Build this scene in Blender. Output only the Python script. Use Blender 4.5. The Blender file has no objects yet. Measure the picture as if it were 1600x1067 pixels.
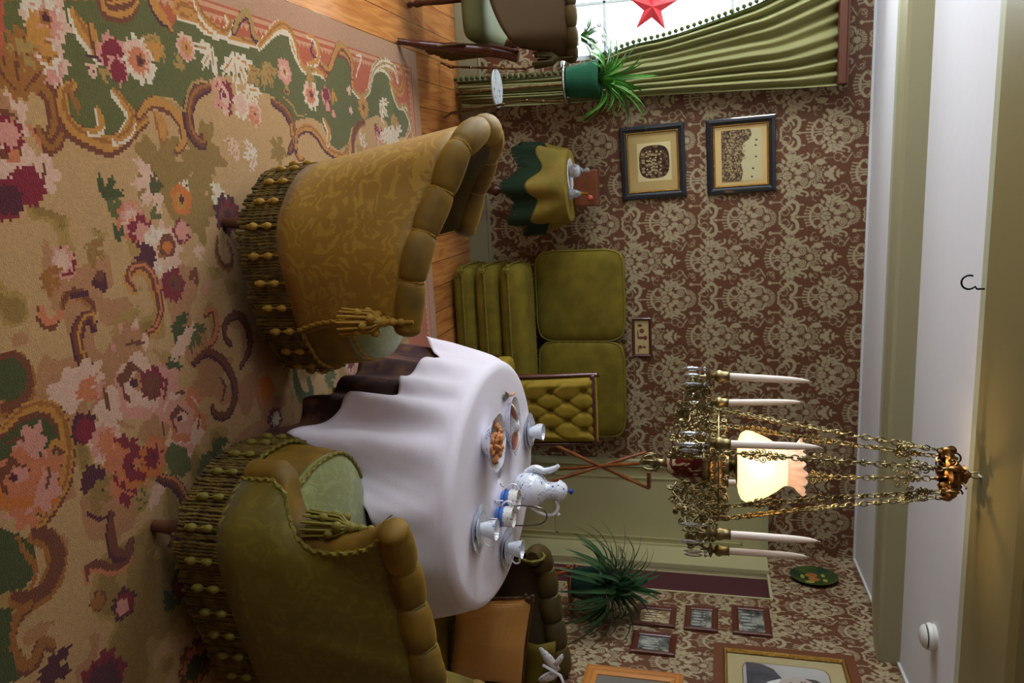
import bpy, bmesh, math, random
import numpy as np
from mathutils import Vector, Matrix
random.seed(7)
rng = np.random.default_rng(5)
SC = bpy.context.scene
COL = SC.collection
PI = math.pi

# ------------------------------------------------------------------ camera
FPX = 1200.0
PITCH = math.atan(323/FPX)
YAW = math.atan(268*math.cos(PITCH)/FPX)
CAMZ = 1.6
FWD = Vector((math.sin(YAW)*math.cos(PITCH), math.cos(YAW)*math.cos(PITCH), -math.sin(PITCH)))
RGT = Vector((math.cos(YAW), -math.sin(YAW), 0))
UPV = RGT.cross(FWD)
cam_d = bpy.data.cameras.new('camera')
cam = bpy.data.objects.new('camera', cam_d); COL.objects.link(cam)
cam_d.sensor_fit = 'HORIZONTAL'; cam_d.sensor_width = 36.0; cam_d.lens = 36*FPX/1600
cam_d.clip_start = 0.02
# the photograph is turned on its side: the room's up points to the right of the frame
X_, Y_, Z_ = UPV, -RGT, -FWD
cam.matrix_world = Matrix(((X_.x, Y_.x, Z_.x, 0), (X_.y, Y_.y, Z_.y, 0), (X_.z, Y_.z, Z_.z, CAMZ), (0, 0, 0, 1)))
SC.camera = cam

# ------------------------------------------------------------------ light
w = bpy.data.worlds.new('daylight'); SC.world = w; w.use_nodes = True
bg = w.node_tree.nodes['Background']
bg.inputs['Color'].default_value = (0.82, 0.93, 1.0, 1)
bg.inputs['Strength'].default_value = 6.5
SC.view_settings.view_transform = 'Standard'
SC.view_settings.look = 'None'
SC.view_settings.exposure = 0.14
SC.view_settings.gamma = 1.0
SC.view_settings.use_curve_mapping = False
SC.cycles.use_denoising = True
SC.cycles.max_bounces = 8
SC.cycles.diffuse_bounces = 5
SC.cycles.transparent_max_bounces = 12
SC.cycles.sample_clamp_indirect = 4.0
SC.cycles.caustics_reflective = False
SC.cycles.caustics_refractive = False

def area(name, loc, direction, sx, sy, power, color, portal=False):
    d = bpy.data.lights.new(name, 'AREA'); d.shape = 'RECTANGLE'; d.size = sx; d.size_y = sy
    d.energy = power; d.color = color
    if portal: d.cycles.is_portal = True
    o = bpy.data.objects.new(name, d); COL.objects.link(o)
    o.location = loc
    o.rotation_euler = Vector(direction).to_track_quat('-Z', 'Z').to_euler()
    return o
# daylight entering by the window seen in the photo and by a second window in the left wall
area('portal_back_window', (-1.32, 5.02, 1.45), (0, -1, 0), 1.3, 1.5, 1, (1, 1, 1), True)
area('portal_left_window', (-2.12, 3.4, 1.45), (1, 0, 0), 1.5, 1.5, 1, (1, 1, 1), True)
area('sky_light_left_window', (-2.16, 3.4, 1.45), (1, -0.1, 0.1), 1.5, 1.4, 42, (0.86, 0.94, 1.0))
area('sky_light_back_window', (-1.32, 5.10, 1.6), (0.30, -1, -0.30), 1.2, 1.3, 230, (0.88, 0.95, 1.0))

area('fill_light_front_left', (-2.16, 1.0, 1.5), (1, 0.4, 0.05), 0.9, 1.4, 6.5, (0.90, 0.95, 1.0))  # added fill for the chair faces, not daylight from a known window
# ------------------------------------------------------------------ helpers
def at(x, y, Y):
    "point on the plane at depth Y along the line of sight through a photograph pixel"
    d = FWD + RGT*((y-533.5)/FPX) + UPV*((x-800)/FPX)
    return Vector((0, 0, CAMZ)) + d*(Y/d.y)
def az(x, y, z):
    d = FWD + RGT*((y-533.5)/FPX) + UPV*((x-800)/FPX)
    return Vector((0, 0, CAMZ)) + d*((z-CAMZ)/d.z)
def lin(c):
    c = c/255.0
    return c/12.92 if c <= 0.04045 else ((c+0.055)/1.055)**2.4
def rgb(r, g, b): return (lin(r), lin(g), lin(b), 1.0)

class Mt:
    def __init__(s, name):
        s.m = bpy.data.materials.new(name); s.m.use_nodes = True
        s.nt = s.m.node_tree; s.b = s.nt.nodes['Principled BSDF']
    def n(s, t, **kw):
        nd = s.nt.nodes.new(t)
        for k, v in kw.items():
            if k in nd.inputs.keys(): nd.inputs[k].default_value = v
            else: setattr(nd, k, v)
        return nd
    def l(s, a, b): s.nt.links.new(a, b)
MATS = {}
def mat(name, col, rough=0.6, metal=0.0, sheen=0.0, col2=None, scale=20.0, detail=3.0, bump=0.0, bscale=80.0,
        stretch=(1, 1, 1), emit=None, es=0.0, trans=0.0, ior=1.45, spec=0.5, lo=0.35, hi=0.65, coat=0.0, alpha=1.0, coord='Object'):
    if name in MATS: return MATS[name]
    M = Mt(name); b = M.b
    b.inputs['Base Color'].default_value = rgb(*col)
    b.inputs['Roughness'].default_value = rough
    b.inputs['Metallic'].default_value = metal
    b.inputs['Sheen Weight'].default_value = sheen
    b.inputs['Sheen Roughness'].default_value = 0.28
    if sheen: b.inputs['Sheen Tint'].default_value = rgb(min(255, (col2 or col)[0]*1.5), min(255, (col2 or col)[1]*1.5), min(255, (col2 or col)[2]*2.0+8))
    b.inputs['Specular IOR Level'].default_value = spec
    b.inputs['Transmission Weight'].default_value = trans
    b.inputs['IOR'].default_value = ior
    b.inputs['Coat Weight'].default_value = coat
    b.inputs['Alpha'].default_value = alpha
    if emit: b.inputs['Emission Color'].default_value = rgb(*emit); b.inputs['Emission Strength'].default_value = es
    if col2 or bump:
        tc = M.n('ShaderNodeTexCoord'); mp = M.n('ShaderNodeMapping'); mp.inputs['Scale'].default_value = stretch
        M.l(tc.outputs[coord], mp.inputs['Vector'])
    if col2:
        nz = M.n('ShaderNodeTexNoise', Scale=scale, Detail=detail); M.l(mp.outputs[0], nz.inputs['Vector'])
        rp = M.n('ShaderNodeValToRGB'); e = rp.color_ramp.elements
        e[0].position = lo; e[1].position = hi; e[0].color = rgb(*col); e[1].color = rgb(*col2)
        M.l(nz.outputs['Fac'], rp.inputs['Fac']); M.l(rp.outputs['Color'], b.inputs['Base Color'])
    if bump:
        n2 = M.n('ShaderNodeTexNoise', Scale=bscale, Detail=3.0); M.l(mp.outputs[0], n2.inputs['Vector'])
        bp = M.n('ShaderNodeBump', Strength=bump, Distance=0.01); M.l(n2.outputs['Fac'], bp.inputs['Height'])
        M.l(bp.outputs[0], b.inputs['Normal'])
    MATS[name] = M.m
    return M.m

def damask(name, ground, figure, sc=9.0, sheen=0.3, rough=0.6):
    "woven brocade: leafy curls of a second tone on a ground"
    M = Mt(name); b = M.b
    tc = M.n('ShaderNodeTexCoord')
    nz = M.n('ShaderNodeTexNoise', Scale=sc*0.8, Detail=2.0); M.l(tc.outputs['Object'], nz.inputs['Vector'])
    mx = M.n('ShaderNodeMixRGB'); mx.blend_type = 'LINEAR_LIGHT'; mx.inputs['Fac'].default_value = 0.10
    M.l(tc.outputs['Object'], mx.inputs['Color1']); M.l(nz.outputs['Color'], mx.inputs['Color2'])
    v = M.n('ShaderNodeTexVoronoi', Scale=sc*1.25); v.inputs['Randomness'].default_value = 0.7; M.l(mx.outputs[0], v.inputs['Vector'])
    df = M.n('ShaderNodeVectorMath', operation='SUBTRACT'); M.l(mx.outputs[0], df.inputs[0]); M.l(v.outputs['Position'], df.inputs[1])
    sp = M.n('ShaderNodeSeparateXYZ'); M.l(df.outputs[0], sp.inputs[0])
    an = M.n('ShaderNodeMath', operation='ARCTAN2'); M.l(sp.outputs['Z'], an.inputs[0]); M.l(sp.outputs['X'], an.inputs[1])
    a7 = M.n('ShaderNodeMath', operation='MULTIPLY'); a7.inputs[1].default_value = 7.0; M.l(an.outputs[0], a7.inputs[0])
    sa = M.n('ShaderNodeMath', operation='SINE'); M.l(a7.outputs[0], sa.inputs[0])
    s3 = M.n('ShaderNodeMath', operation='MULTIPLY'); s3.inputs[1].default_value = 0.9; M.l(sa.outputs[0], s3.inputs[0])
    mu = M.n('ShaderNodeMath', operation='MULTIPLY_ADD'); mu.inputs[1].default_value = 21.0; M.l(v.outputs['Distance'], mu.inputs[0]); M.l(s3.outputs[0], mu.inputs[2])
    si = M.n('ShaderNodeMath', operation='COSINE'); M.l(mu.outputs[0], si.inputs[0])
    v2 = M.n('ShaderNodeTexVoronoi', Scale=sc*3.3); M.l(mx.outputs[0], v2.inputs['Vector'])
    ad = M.n('ShaderNodeMath', operation='ADD'); M.l(si.outputs[0], ad.inputs[0])
    s2 = M.n('ShaderNodeMath', operation='MULTIPLY'); s2.inputs[1].default_value = -2.6; M.l(v2.outputs['Distance'], s2.inputs[0])
    M.l(s2.outputs[0], ad.inputs[1])
    rp = M.n('ShaderNodeValToRGB'); e = rp.color_ramp.elements
    mr = M.n('ShaderNodeMapRange'); mr.inputs['From Min'].default_value = -1.6; mr.inputs['From Max'].default_value = 0.6
    M.l(ad.outputs[0], mr.inputs['Value']); M.l(mr.outputs[0], rp.inputs['Fac'])
    e[0].position = 0.28; e[1].position = 0.44; e[0].color = rgb(*ground); e[1].color = rgb(*figure)
    M.l(rp.outputs['Color'], b.inputs['Base Color'])
    b.inputs['Roughness'].default_value = rough; b.inputs['Sheen Weight'].default_value = sheen
    w = M.n('ShaderNodeTexNoise', Scale=350.0); M.l(tc.outputs['Object'], w.inputs['Vector'])
    bp = M.n('ShaderNodeBump', Strength=0.25, Distance=0.002); M.l(w.outputs['Fac'], bp.inputs['Height']); M.l(bp.outputs[0], b.inputs['Normal'])
    return M.m

def vnorm(a):
    a = Vector(a); return a.normalized() if a.length > 1e-9 else Vector((0, 0, 1))

class MB:
    "collects shapes and links them as one mesh object"
    def __init__(s): s.v = []; s.f = []; s.cr = []
    def add(s, vs, fs):
        o = len(s.v); s.v += [tuple(x) for x in vs]; s.f += [tuple(i+o for i in f) for f in fs]; return s
    def box(s, c, size, R=None):
        hx, hy, hz = size[0]/2, size[1]/2, size[2]/2; c = Vector(c)
        vs = [Vector((a*hx, b_*hy, d*hz)) for a in (-1, 1) for b_ in (-1, 1) for d in (-1, 1)]
        if R is not None: vs = [R @ v for v in vs]
        return s.add([c+v for v in vs], [(0, 1, 3, 2), (4, 6, 7, 5), (0, 4, 5, 1), (2, 3, 7, 6), (0, 2, 6, 4), (1, 5, 7, 3)])
    def box2(s, a, b): return s.box([(a[i]+b[i])/2 for i in range(3)], [abs(a[i]-b[i]) for i in range(3)])
    def grid(s, rows, closed=False, flip=False):
        n = len(rows); m = len(rows[0]); vs = [p for r in rows for p in r]; fs = []
        for i in range(n-1):
            for j in range(m if closed else m-1):
                a, b = i*m+j, i*m+(j+1) % m; c, d = (i+1)*m+(j+1) % m, (i+1)*m+j
                fs.append((a, d, c, b) if flip else (a, b, c, d))
        return s.add(vs, fs)
    def tube(s, pts, r, n=8, closed=False, cap=True, flat=1.0, upref=None):
        pts = [Vector(p) for p in pts]; N = len(pts)
        rr = list(r) if hasattr(r, '__len__') else [r]*N
        rows = []; prev = None
        for i in range(N):
            if closed: t = pts[(i+1) % N]-pts[i-1]
            else: t = pts[min(i+1, N-1)]-pts[max(i-1, 0)]
            t = vnorm(t)
            if prev is None:
                a = Vector(upref) if upref else (Vector((0, 0, 1)) if abs(t.z) < 0.9 else Vector((1, 0, 0)))
            else: a = prev
            a = vnorm(a - t*a.dot(t)); prev = a; bb = t.cross(a)
            rows.append([pts[i]+(a*math.cos(2*PI*k/n)+bb*math.sin(2*PI*k/n)*flat)*rr[i] for k in range(n)])
        if closed: rows.append(rows[0])
        o = len(s.v); s.grid(rows, closed=True)
        if cap and not closed:
            s.f.append(tuple(o+k for k in range(n))); s.f.append(tuple(o+(N-1)*n+k for k in reversed(range(n))))
        return s
    def lathe(s, prof, c=(0, 0, 0), n=24, sx=1, sy=1, axis=None, fl=None):
        c = Vector(c); rows = []
        M = vnorm(axis).to_track_quat('Z', 'Y').to_matrix() if axis is not None else None
        for r, z in prof:
            row = []
            for k in range(n):
                a = 2*PI*k/n; q = r*(1+(fl(a, z) if fl else 0))
                p = Vector((q*math.cos(a)*sx, q*math.sin(a)*sy, z))
                row.append(c+(M @ p if M is not None else p))
            rows.append(row)
        return s.grid(rows, closed=True)
    def ball(s, c, r, n=10, m=6, sc=(1, 1, 1), R=None):
        c = Vector(c); rows = []
        for i in range(m+1):
            t = PI*i/m; row = []
            for k in range(n):
                a = 2*PI*k/n
                p = Vector((math.sin(t)*math.cos(a)*sc[0], math.sin(t)*math.sin(a)*sc[1], -math.cos(t)*sc[2]))*r
                row.append(c+(R @ p if R is not None else p))
            rows.append(row)
        return s.grid(rows, closed=True)
    def rope(s, pts, r, turns=120.0, n=8):
        "twisted cord; turns per metre"
        pts = [Vector(p) for p in pts]; L = 0.0; N = len(pts); o = len(s.v)
        rows = []; prev = None
        for i in range(N):
            t = vnorm(pts[min(i+1, N-1)]-pts[max(i-1, 0)])
            if i: L += (pts[i]-pts[i-1]).length
            a = prev if prev is not None else (Vector((0, 0, 1)) if abs(t.z) < 0.9 else Vector((1, 0, 0)))
            a = vnorm(a-t*a.dot(t)); prev = a; b = t.cross(a)
            rows.append([pts[i]+(a*math.cos(2*PI*k/n)+b*math.sin(2*PI*k/n))*r*(1+0.28*math.cos(2*(2*PI*k/n)-L*turns*2*PI/2)) for k in range(n)])
        return s.grid(rows, closed=True)
    def build(s, name, m, parent=None, smooth=True, bevel=0.0, solid=0.0, subsurf=0):
        me = bpy.data.meshes.new(name)
        off = Vector(parent['_w']) if parent is not None and '_w' in parent else Vector((0, 0, 0))
        me.from_pydata([(v[0]-off.x, v[1]-off.y, v[2]-off.z) for v in s.v], [], s.f)
        me.validate(); me.update()
        bm = bmesh.new(); bm.from_mesh(me)
        bmesh.ops.remove_doubles(bm, verts=bm.verts, dist=1e-6)
        bmesh.ops.recalc_face_normals(bm, faces=bm.faces); bm.to_mesh(me); bm.free()
        if smooth:
            for p in me.polygons: p.use_smooth = True
            try: me.set_sharp_from_angle(angle=math.radians(50))
            except Exception: pass
        if m is not None: me.materials.append(m)
        o = bpy.data.objects.new(name, me); COL.objects.link(o)
        if parent is not None:
            o.parent = parent
            o['_w'] = tuple(off)
        if bevel: md = o.modifiers.new('bevel', 'BEVEL'); md.width = bevel; md.segments = 2; md.limit_method = 'ANGLE'
        if solid: md = o.modifiers.new('solid', 'SOLIDIFY'); md.thickness = solid; md.offset = 0
        if subsurf: md = o.modifiers.new('sub', 'SUBSURF'); md.levels = subsurf; md.render_levels = subsurf
        return o

def thing(name, label, cat, loc, group=None):
    o = bpy.data.objects.new(name, None); COL.objects.link(o); o.location = loc
    o.empty_display_size = 0.05
    o['label'] = label; o['category'] = cat; o['_w'] = tuple(loc)
    if group: o['group'] = group
    return o
def tag(o, label, cat, group=None):
    o['label'] = label; o['category'] = cat
    if group: o['group'] = group
    return o
def struct(o): o['kind'] = 'structure'; return o
def part(o, label): o['label'] = label; return o
def dup(root, loc, label=None, rz=0.0, sc=1.0):
    r = root.copy(); COL.objects.link(r); r.location = loc; r.rotation_euler = (0, 0, rz); r.scale = (sc, sc, sc)
    if label: r['label'] = label
    for ch in list(root.children):
        c = ch.copy(); COL.objects.link(c); c.parent = r
        for g in list(ch.children):
            d = g.copy(); COL.objects.link(d); d.parent = c
    return r
def cat(P, n=8, closed=False):
    "Catmull-Rom through points"
    P = [Vector(p) for p in P]; N = len(P); out = []
    rng_ = range(N if closed else N-1)
    for i in rng_:
        p0 = P[i-1] if (closed or i > 0) else P[0]*2-P[1]
        p1 = P[i]; p2 = P[(i+1) % N]
        p3 = P[(i+2) % N] if (closed or i+2 < N) else P[N-1]*2-P[N-2]
        for k in range(n):
            t = k/n
            out.append(0.5*((2*p1)+(p2-p0)*t+(2*p0-5*p1+4*p2-p3)*t*t+(3*p1-p0-3*p2+p3)*t**3))
    if not closed: out.append(P[-1])
    return out
def resamp(P, n):
    P = [Vector(p) for p in P]; L = [0.0]
    for i in range(1, len(P)): L.append(L[-1]+(P[i]-P[i-1]).length)
    out = []; j = 0
    for k in range(n):
        s = L[-1]*k/(n-1)
        while j < len(L)-2 and L[j+1] < s: j += 1
        d = L[j+1]-L[j]; t = (s-L[j])/d if d > 1e-9 else 0
        out.append(P[j].lerp(P[j+1], min(1, max(0, t))))
    return out
def plen(P): return sum((Vector(P[i])-Vector(P[i-1])).length for i in range(1, len(P)))

# ------------------------------------------------------------------ materials
velvet = mat('gold_velvet', (84, 60, 0), 0.7, sheen=0.6, col2=(122, 90, 2), scale=9, bump=0.1, bscale=300)
velvet_g = mat('olive_velvet', (84, 68, 2), 0.8, sheen=0.5, col2=(112, 92, 4), scale=7, bump=0.15, bscale=260)
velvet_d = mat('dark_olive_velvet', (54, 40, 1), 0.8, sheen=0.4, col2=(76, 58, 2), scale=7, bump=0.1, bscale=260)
plush = mat('sofa_plush', (98, 84, 4), 0.85, sheen=0.15, col2=(116, 100, 12), scale=12, bump=0.25, bscale=220)
broc = damask('gold_brocade', (136, 98, 10), (153, 117, 28), 7.5, 0.08)
broc_g = damask('green_brocade', (98, 84, 0), (107, 94, 6), 7.5, 0.08)
broc_p = damask('pale_green_brocade', (118, 122, 58), (132, 134, 74), 9)
corm = mat('gold_cord', (150, 112, 28), 0.7, sheen=0.4)
cordg = mat('olive_cord', (112, 100, 26), 0.7, sheen=0.4)
fringem = mat('olive_fringe', (62, 46, 12), 0.75, sheen=0.2, col2=(104, 82, 22), scale=30)
woodd = mat('dark_mahogany', (62, 26, 16), 0.28, col2=(88, 40, 24), scale=14, stretch=(1, 1, 6), coat=0.4)
woodm = mat('brown_leg_wood', (96, 56, 34), 0.4, col2=(70, 38, 24), scale=20)
brass = mat('antique_brass', (130, 106, 62), 0.4, metal=1.0, col2=(92, 74, 44), scale=60)
brassb = mat('bright_brass', (214, 160, 70), 0.25, metal=1.0)
white = mat('porcelain_white', (232, 232, 236), 0.12, spec=0.6)
cream = mat('cream_paint', (196, 190, 160), 0.45)
# ------------------------------------------------------------------ painted surfaces (grids carrying a woven / printed pattern)
def pip(px, py, poly):
    inside = np.zeros(px.shape, bool); n = len(poly); j = n-1
    for i in range(n):
        xi, yi = poly[i]; xj, yj = poly[j]
        if yi != yj:
            c = ((yi > py) != (yj > py)) & (px < (xj-xi)*(py-yi)/(yj-yi)+xi)
            inside ^= c
        j = i
    return inside
class Canvas:
    def __init__(s, x0, y0, x1, y1, cell, base):
        s.x0, s.y0, s.cell = x0, y0, cell
        s.nx = int(round((x1-x0)/cell)); s.ny = int(round((y1-y0)/cell))
        s.X, s.Y = np.meshgrid(x0+(np.arange(s.nx)+0.5)*cell, y0+(np.arange(s.ny)+0.5)*cell)
        s.C = np.zeros((s.ny, s.nx, 3)); s.C[:] = base
    def win(s, ax, ay, bx, by):
        i0 = max(0, int((ax-s.x0)/s.cell)-1); i1 = min(s.nx, int((bx-s.x0)/s.cell)+2)
        j0 = max(0, int((ay-s.y0)/s.cell)-1); j1 = min(s.ny, int((by-s.y0)/s.cell)+2)
        return (slice(j0, max(j0, j1)), slice(i0, max(i0, i1)))
    def put(s, w, m, col): s.C[w][m] = col
    def poly(s, P, col):
        xs = [p[0] for p in P]; ys = [p[1] for p in P]; w = s.win(min(xs), min(ys), max(xs), max(ys))
        if s.X[w].size: s.put(w, pip(s.X[w], s.Y[w], P), col)
    def blob(s, cx, cy, fr, R, col, rot=0.0, sq=1.0):
        w = s.win(cx-R*1.4, cy-R*1.4, cx+R*1.4, cy+R*1.4)
        if not s.X[w].size: return
        dx = s.X[w]-cx; dy = s.Y[w]-cy
        u = dx*math.cos(rot)+dy*math.sin(rot); v = (-dx*math.sin(rot)+dy*math.cos(rot))/sq
        s.put(w, np.hypot(u, v) < R*fr(np.arctan2(v, u)), col)
    def stroke(s, P, wid, col, taper=True):
        N = len(P)
        for i in range(N):
            t = i/(N-1); r = wid/2*((0.45+0.55*math.sin(PI*(0.08+0.84*t))) if taper else 1)
            x, y = P[i]; w = s.win(x-r, y-r, x+r, y+r)
            if s.X[w].size: s.put(w, np.hypot(s.X[w]-x, s.Y[w]-y) < r, col)

def col3(r, g, b): return (lin(r), lin(g), lin(b))
RC = dict(cream=col3(194, 158, 108), olive=col3(150, 120, 54), beige=col3(180, 130, 88), green=col3(96, 98, 42), dgreen=col3(72, 78, 26),
          gold=col3(196, 138, 56), dgold=col3(160, 104, 34), brown=col3(118, 62, 30), pink=col3(214, 150, 138), lpink=col3(222, 186, 168),
          crimson=col3(132, 26, 44), plum=col3(84, 26, 40), terra=col3(184, 92, 54), white=col3(222, 212, 196), salmon=col3(206, 124, 84),
          orange=col3(206, 118, 40), straw=col3(172, 140, 74))
RX0, RY0, RX1, RY1 = -0.715, 0.55, 2.07, 4.13
cv = Canvas(RX0, RY0, RX1, RY1, 0.0075, RC['cream'])
def fz(p): q = az(p[0], p[1], 0); return (q.x, q.y)
# field shading woven in: warm beige with olive patches
def vnoise(X, Y, sc, seed):
    r = np.random.default_rng(seed); g = r.random((64, 64))
    u = X*sc+20; v = Y*sc+20; i = np.floor(u).astype(int); j = np.floor(v).astype(int); fu = u-i; fv = v-j
    fu = fu*fu*(3-2*fu); fv = fv*fv*(3-2*fv); i %= 63; j %= 63
    return (g[j, i]*(1-fu)+g[j, i+1]*fu)*(1-fv)+(g[j+1, i]*(1-fu)+g[j+1, i+1]*fu)*fv
n1 = vnoise(cv.X, cv.Y, 5, 1)*0.6+vnoise(cv.X, cv.Y, 17, 2)*0.4
cv.C[n1 > 0.55] = RC['straw']
cv.C[n1 > 0.63] = RC['olive']
cv.C[(n1 < 0.36)] = RC['beige']
# border: plain edge, dotted line, terracotta
d = np.minimum(np.minimum(cv.X-RX0, RY1-cv.Y), np.minimum(RX1-cv.X, cv.Y-RY0))
al = np.where(cv.X-RX0 < RY1-cv.Y, cv.Y, cv.X)
zig = np.abs(((al/0.03) % 1)-0.5)*2
cv.C[d < 0.42] = RC['terra']
cv.C[d < 0.13+0.022*zig] = col3(206, 158, 122)
cv.C[d < 0.125] = RC['terra']
cv.C[d < 0.115] = col3(206, 158, 122)
cv.C[(d < 0.10) & (d > 0.088)] = RC['terra']
cv.C[d < 0.088] = col3(186, 146, 118)
G = [(0, 0), (235, 0), (250, 25), (262, 45), (275, 25), (300, 30), (320, 45), (345, 52), (375, 62), (400, 70), (412, 60), (430, 45), (448, 50), (455, 75), (470, 105), (490, 110), (505, 120), (520, 85), (535, 85), (545, 105), (548, 140), (560, 150), (572, 140), (580, 110), (595, 105), (607, 120), (610, 140), (620, 165), (632, 165), (637, 195), (630, 215)]
G2 = [(610, 215), (600, 190), (585, 180), (560, 190), (545, 200), (540, 225), (525, 235), (510, 225), (500, 195), (485, 185), (470, 185), (455, 190), (448, 180), (440, 165), (420, 150), (395, 140), (375, 128), (350, 118), (322, 125), (300, 128), (290, 140), (285, 165), (275, 165), (262, 152), (240, 150), (225, 165), (212, 185), (200, 200), (185, 215), (160, 222), (130, 210), (105, 195), (95, 175), (88, 160), (70, 140), (40, 115), (0, 95)]
left_far = [(RX0+0.13, -1)]
# cream field beyond the green band
F = [fz(p) for p in [(637, 260), (632, 212), (610, 210)] + G2[1:]]
far = [fz((0, 95))]
cv.poly([fz((634, 205))]+[fz(p) for p in G2]+[fz((0, 300)), fz((300, 420)), fz((500, 400)), fz((600, 300))], RC['cream'])
m2 = (n1 > 0.52) & (d > 0.2); 
Gp = [fz(p) for p in G+G2]
inb = pip(cv.X, cv.Y, Gp)
for p, r, c in [((250, 270), 0.13, 'olive'), ((310, 240), 0.12, 'olive'), ((300, 320), 0.12, 'olive'), ((430, 235), 0.06, 'olive'), ((560, 240), 0.05, 'straw')]:
    q = fz(p); cv.blob(q[0], q[1], lambda a: 0.8+0.2*np.sin(5*a+1)+0.12*np.sin(11*a), r, RC[c])
cv.poly(Gp, RC['green'])
def S(P, wd, c, e, k=None):
    Q = cat([Vector((*fz(p), 0)) for p in P], 14); Q = [(q.x, q.y) for q in Q]; Q = [(q.x, q.y) for q in resamp([Vector((a, b, 0)) for a, b in Q], 120)]
    if e:
        cv.stroke([(x+0.006, y-0.004) for x, y in Q], wd*1.45, RC[e])
    cv.stroke(Q, wd, RC[c])
    if k: cv.stroke([(x-wd*0.12, y+wd*0.12) for x, y in Q], wd*0.35, RC[k])
def W(x, y): return fz((x, y))
def flower(p, r, cols, petals=7, core='dgold', seed=0, rot=0.0):
    x, y = fz(p); rg = random.Random(seed*31+int(p[0])*7+int(p[1])); ph = rg.random()*6
    R = [1.0, 0.78, 0.55]
    for k, c in enumerate(cols):
        rr = r*R[min(k, 2)] if k < 3 else r*0.4
        ox = (rg.random()-0.5)*r*0.35*(k > 0); oy = (rg.random()-0.5)*r*0.35*(k > 0); ph2 = ph+k*1.3
        cv.blob(x+ox, y+oy, lambda a: 0.80+0.16*np.abs(np.sin(petals*0.5*a+ph2))*1.3+0.09*np.sin(13*a+ph), rr, RC[c], 0, 1)
    if core:
        cv.blob(x, y, lambda a: 0.9+0.2*np.sin(5*a), r*0.28, RC[core]); cv.blob(x, y, lambda a: 1+0*a, r*0.13, RC['plum' if core != 'gold' else 'brown'])
    # shaded petal strokes
    for k in range(petals):
        a = ph+2*PI*k/petals
        cv.stroke([(x+math.cos(a)*r*t, y+math.sin(a)*r*t) for t in (0.42, 0.5, 0.58, 0.66)], r*0.11, RC[cols[-1]])
def leaf(p, r, c, rot=0.0, n=3, vein=None):
    x, y = fz(p)
    for k in range(n):
        a = rot+(k-(n-1)/2)*0.75
        cv.blob(x+math.cos(a)*r*0.6, y+math.sin(a)*r*0.6, lambda t: 0.85+0.2*np.sin(7*t+k), r*0.75, RC[c], a, 0.42)
        if vein: cv.stroke([(x+math.cos(a)*r*t, y+math.sin(a)*r*t) for t in np.linspace(0.2, 1.1, 9)], r*0.12, RC[vein])
def rose(p, r, seed=0, tones=('lpink', 'pink', 'salmon', 'crimson', 'plum')):
    x, y = fz(p); rg = random.Random(seed)
    for k in range(9):
        a = rg.random()*6.3; q = r*0.62
        cv.blob(x+math.cos(a)*q, y+math.sin(a)*q, lambda t: 0.85+0.16*np.sin(6*t+k), r*0.5, RC[tones[k % 3]], a, 0.75)
    for k, (rr, c) in enumerate([(0.62, tones[1]), (0.55, tones[0]), (0.40, tones[3]), (0.33, tones[0]), (0.2, tones[2]), (0.1, tones[4])]):
        cv.blob(x+math.cos(k*2.1)*r*0.08, y+math.sin(k*2.1)*r*0.08, lambda t: 0.9+0.1*np.sin(5*t+k), r*rr, RC[c], 0.3*k, 0.85)
    for k in range(7):
        a = 0.9*k; cv.stroke([(x+math.cos(a+t)*r*0.72, y+math.sin(a+t)*r*0.72) for t in np.linspace(0, 0.55, 10)], r*0.09, RC[tones[3] if k % 2 else tones[2]])
# boundary scrollwork
S(G[1:4]+[(262, 45)], .02, 'gold', 'brown'); S(G[4:10], .028, 'gold', 'white', 'dgold'); S(G[9:17], .026, 'gold', 'white'); S(G[16:22], .024, 'gold', 'brown'); S(G[20:31], .026, 'straw', 'white')
S([(155, 0), (160, 12), (178, 15), (195, 10), (205, 0)], .045, 'gold', 'brown', 'brown')
S([(108, 20), (122, 45), (135, 65), (148, 88)], .04, 'gold', 'white', 'dgold'); S([(135, 38), (142, 55), (148, 88)], .022, 'gold', 'brown')
S([(128, 85), (150, 92), (165, 95)], .012, 'plum', None)
S([(300, 0), (310, 22), (325, 38), (345, 50), (355, 38), (350, 25)], .028, 'gold', 'white', 'dgold')
S([(360, 50), (368, 30), (380, 20), (388, 35), (392, 55), (405, 65)], .026, 'straw', 'plum')
S([(268, 18), (275, 8), (290, 14), (300, 22)], .04, 'gold', None, 'dgold')
S([(230, 0), (236, 14), (248, 30), (256, 36)], .022, 'gold', 'plum')
S([(8, 95), (40, 108), (60, 128), (77, 150), (84, 180), (82, 208), (70, 224), (56, 205)], .045, 'dgold', 'brown', 'brown')
S([(108, 132), (92, 145), (94, 175), (108, 200), (135, 215), (165, 225), (190, 212), (208, 195), (222, 185)], .04, 'gold', 'brown', 'dgold')
S([(172, 142), (188, 160), (200, 182), (192, 205), (175, 218)], .03, 'gold', 'white', 'dgold')
S([(146, 170), (152, 185), (150, 200), (135, 205)], .02, 'gold', 'white')
S([(100, 140), (112, 160), (116, 175)], .02, 'dgold', None)
S([(210, 180), (228, 160), (245, 160), (265, 172), (280, 195), (282, 220), (272, 234)], .028, 'gold', 'brown'); S([(240, 180), (248, 195), (250, 215)], .035, 'gold', 'dgold')
S([(322, 134), (302, 142), (290, 165), (291, 195), (300, 215), (312, 224), (312, 212)], .036, 'brown', 'plum', 'dgold')
S([(243, 152), (262, 160), (282, 172), (287, 150), (294, 132), (312, 123)], .010, 'straw', None)
S([(400, 72), (412, 58), (430, 40), (447, 45), (458, 70), (462, 92)], .03, 'gold', 'white', 'dgold')
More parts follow.
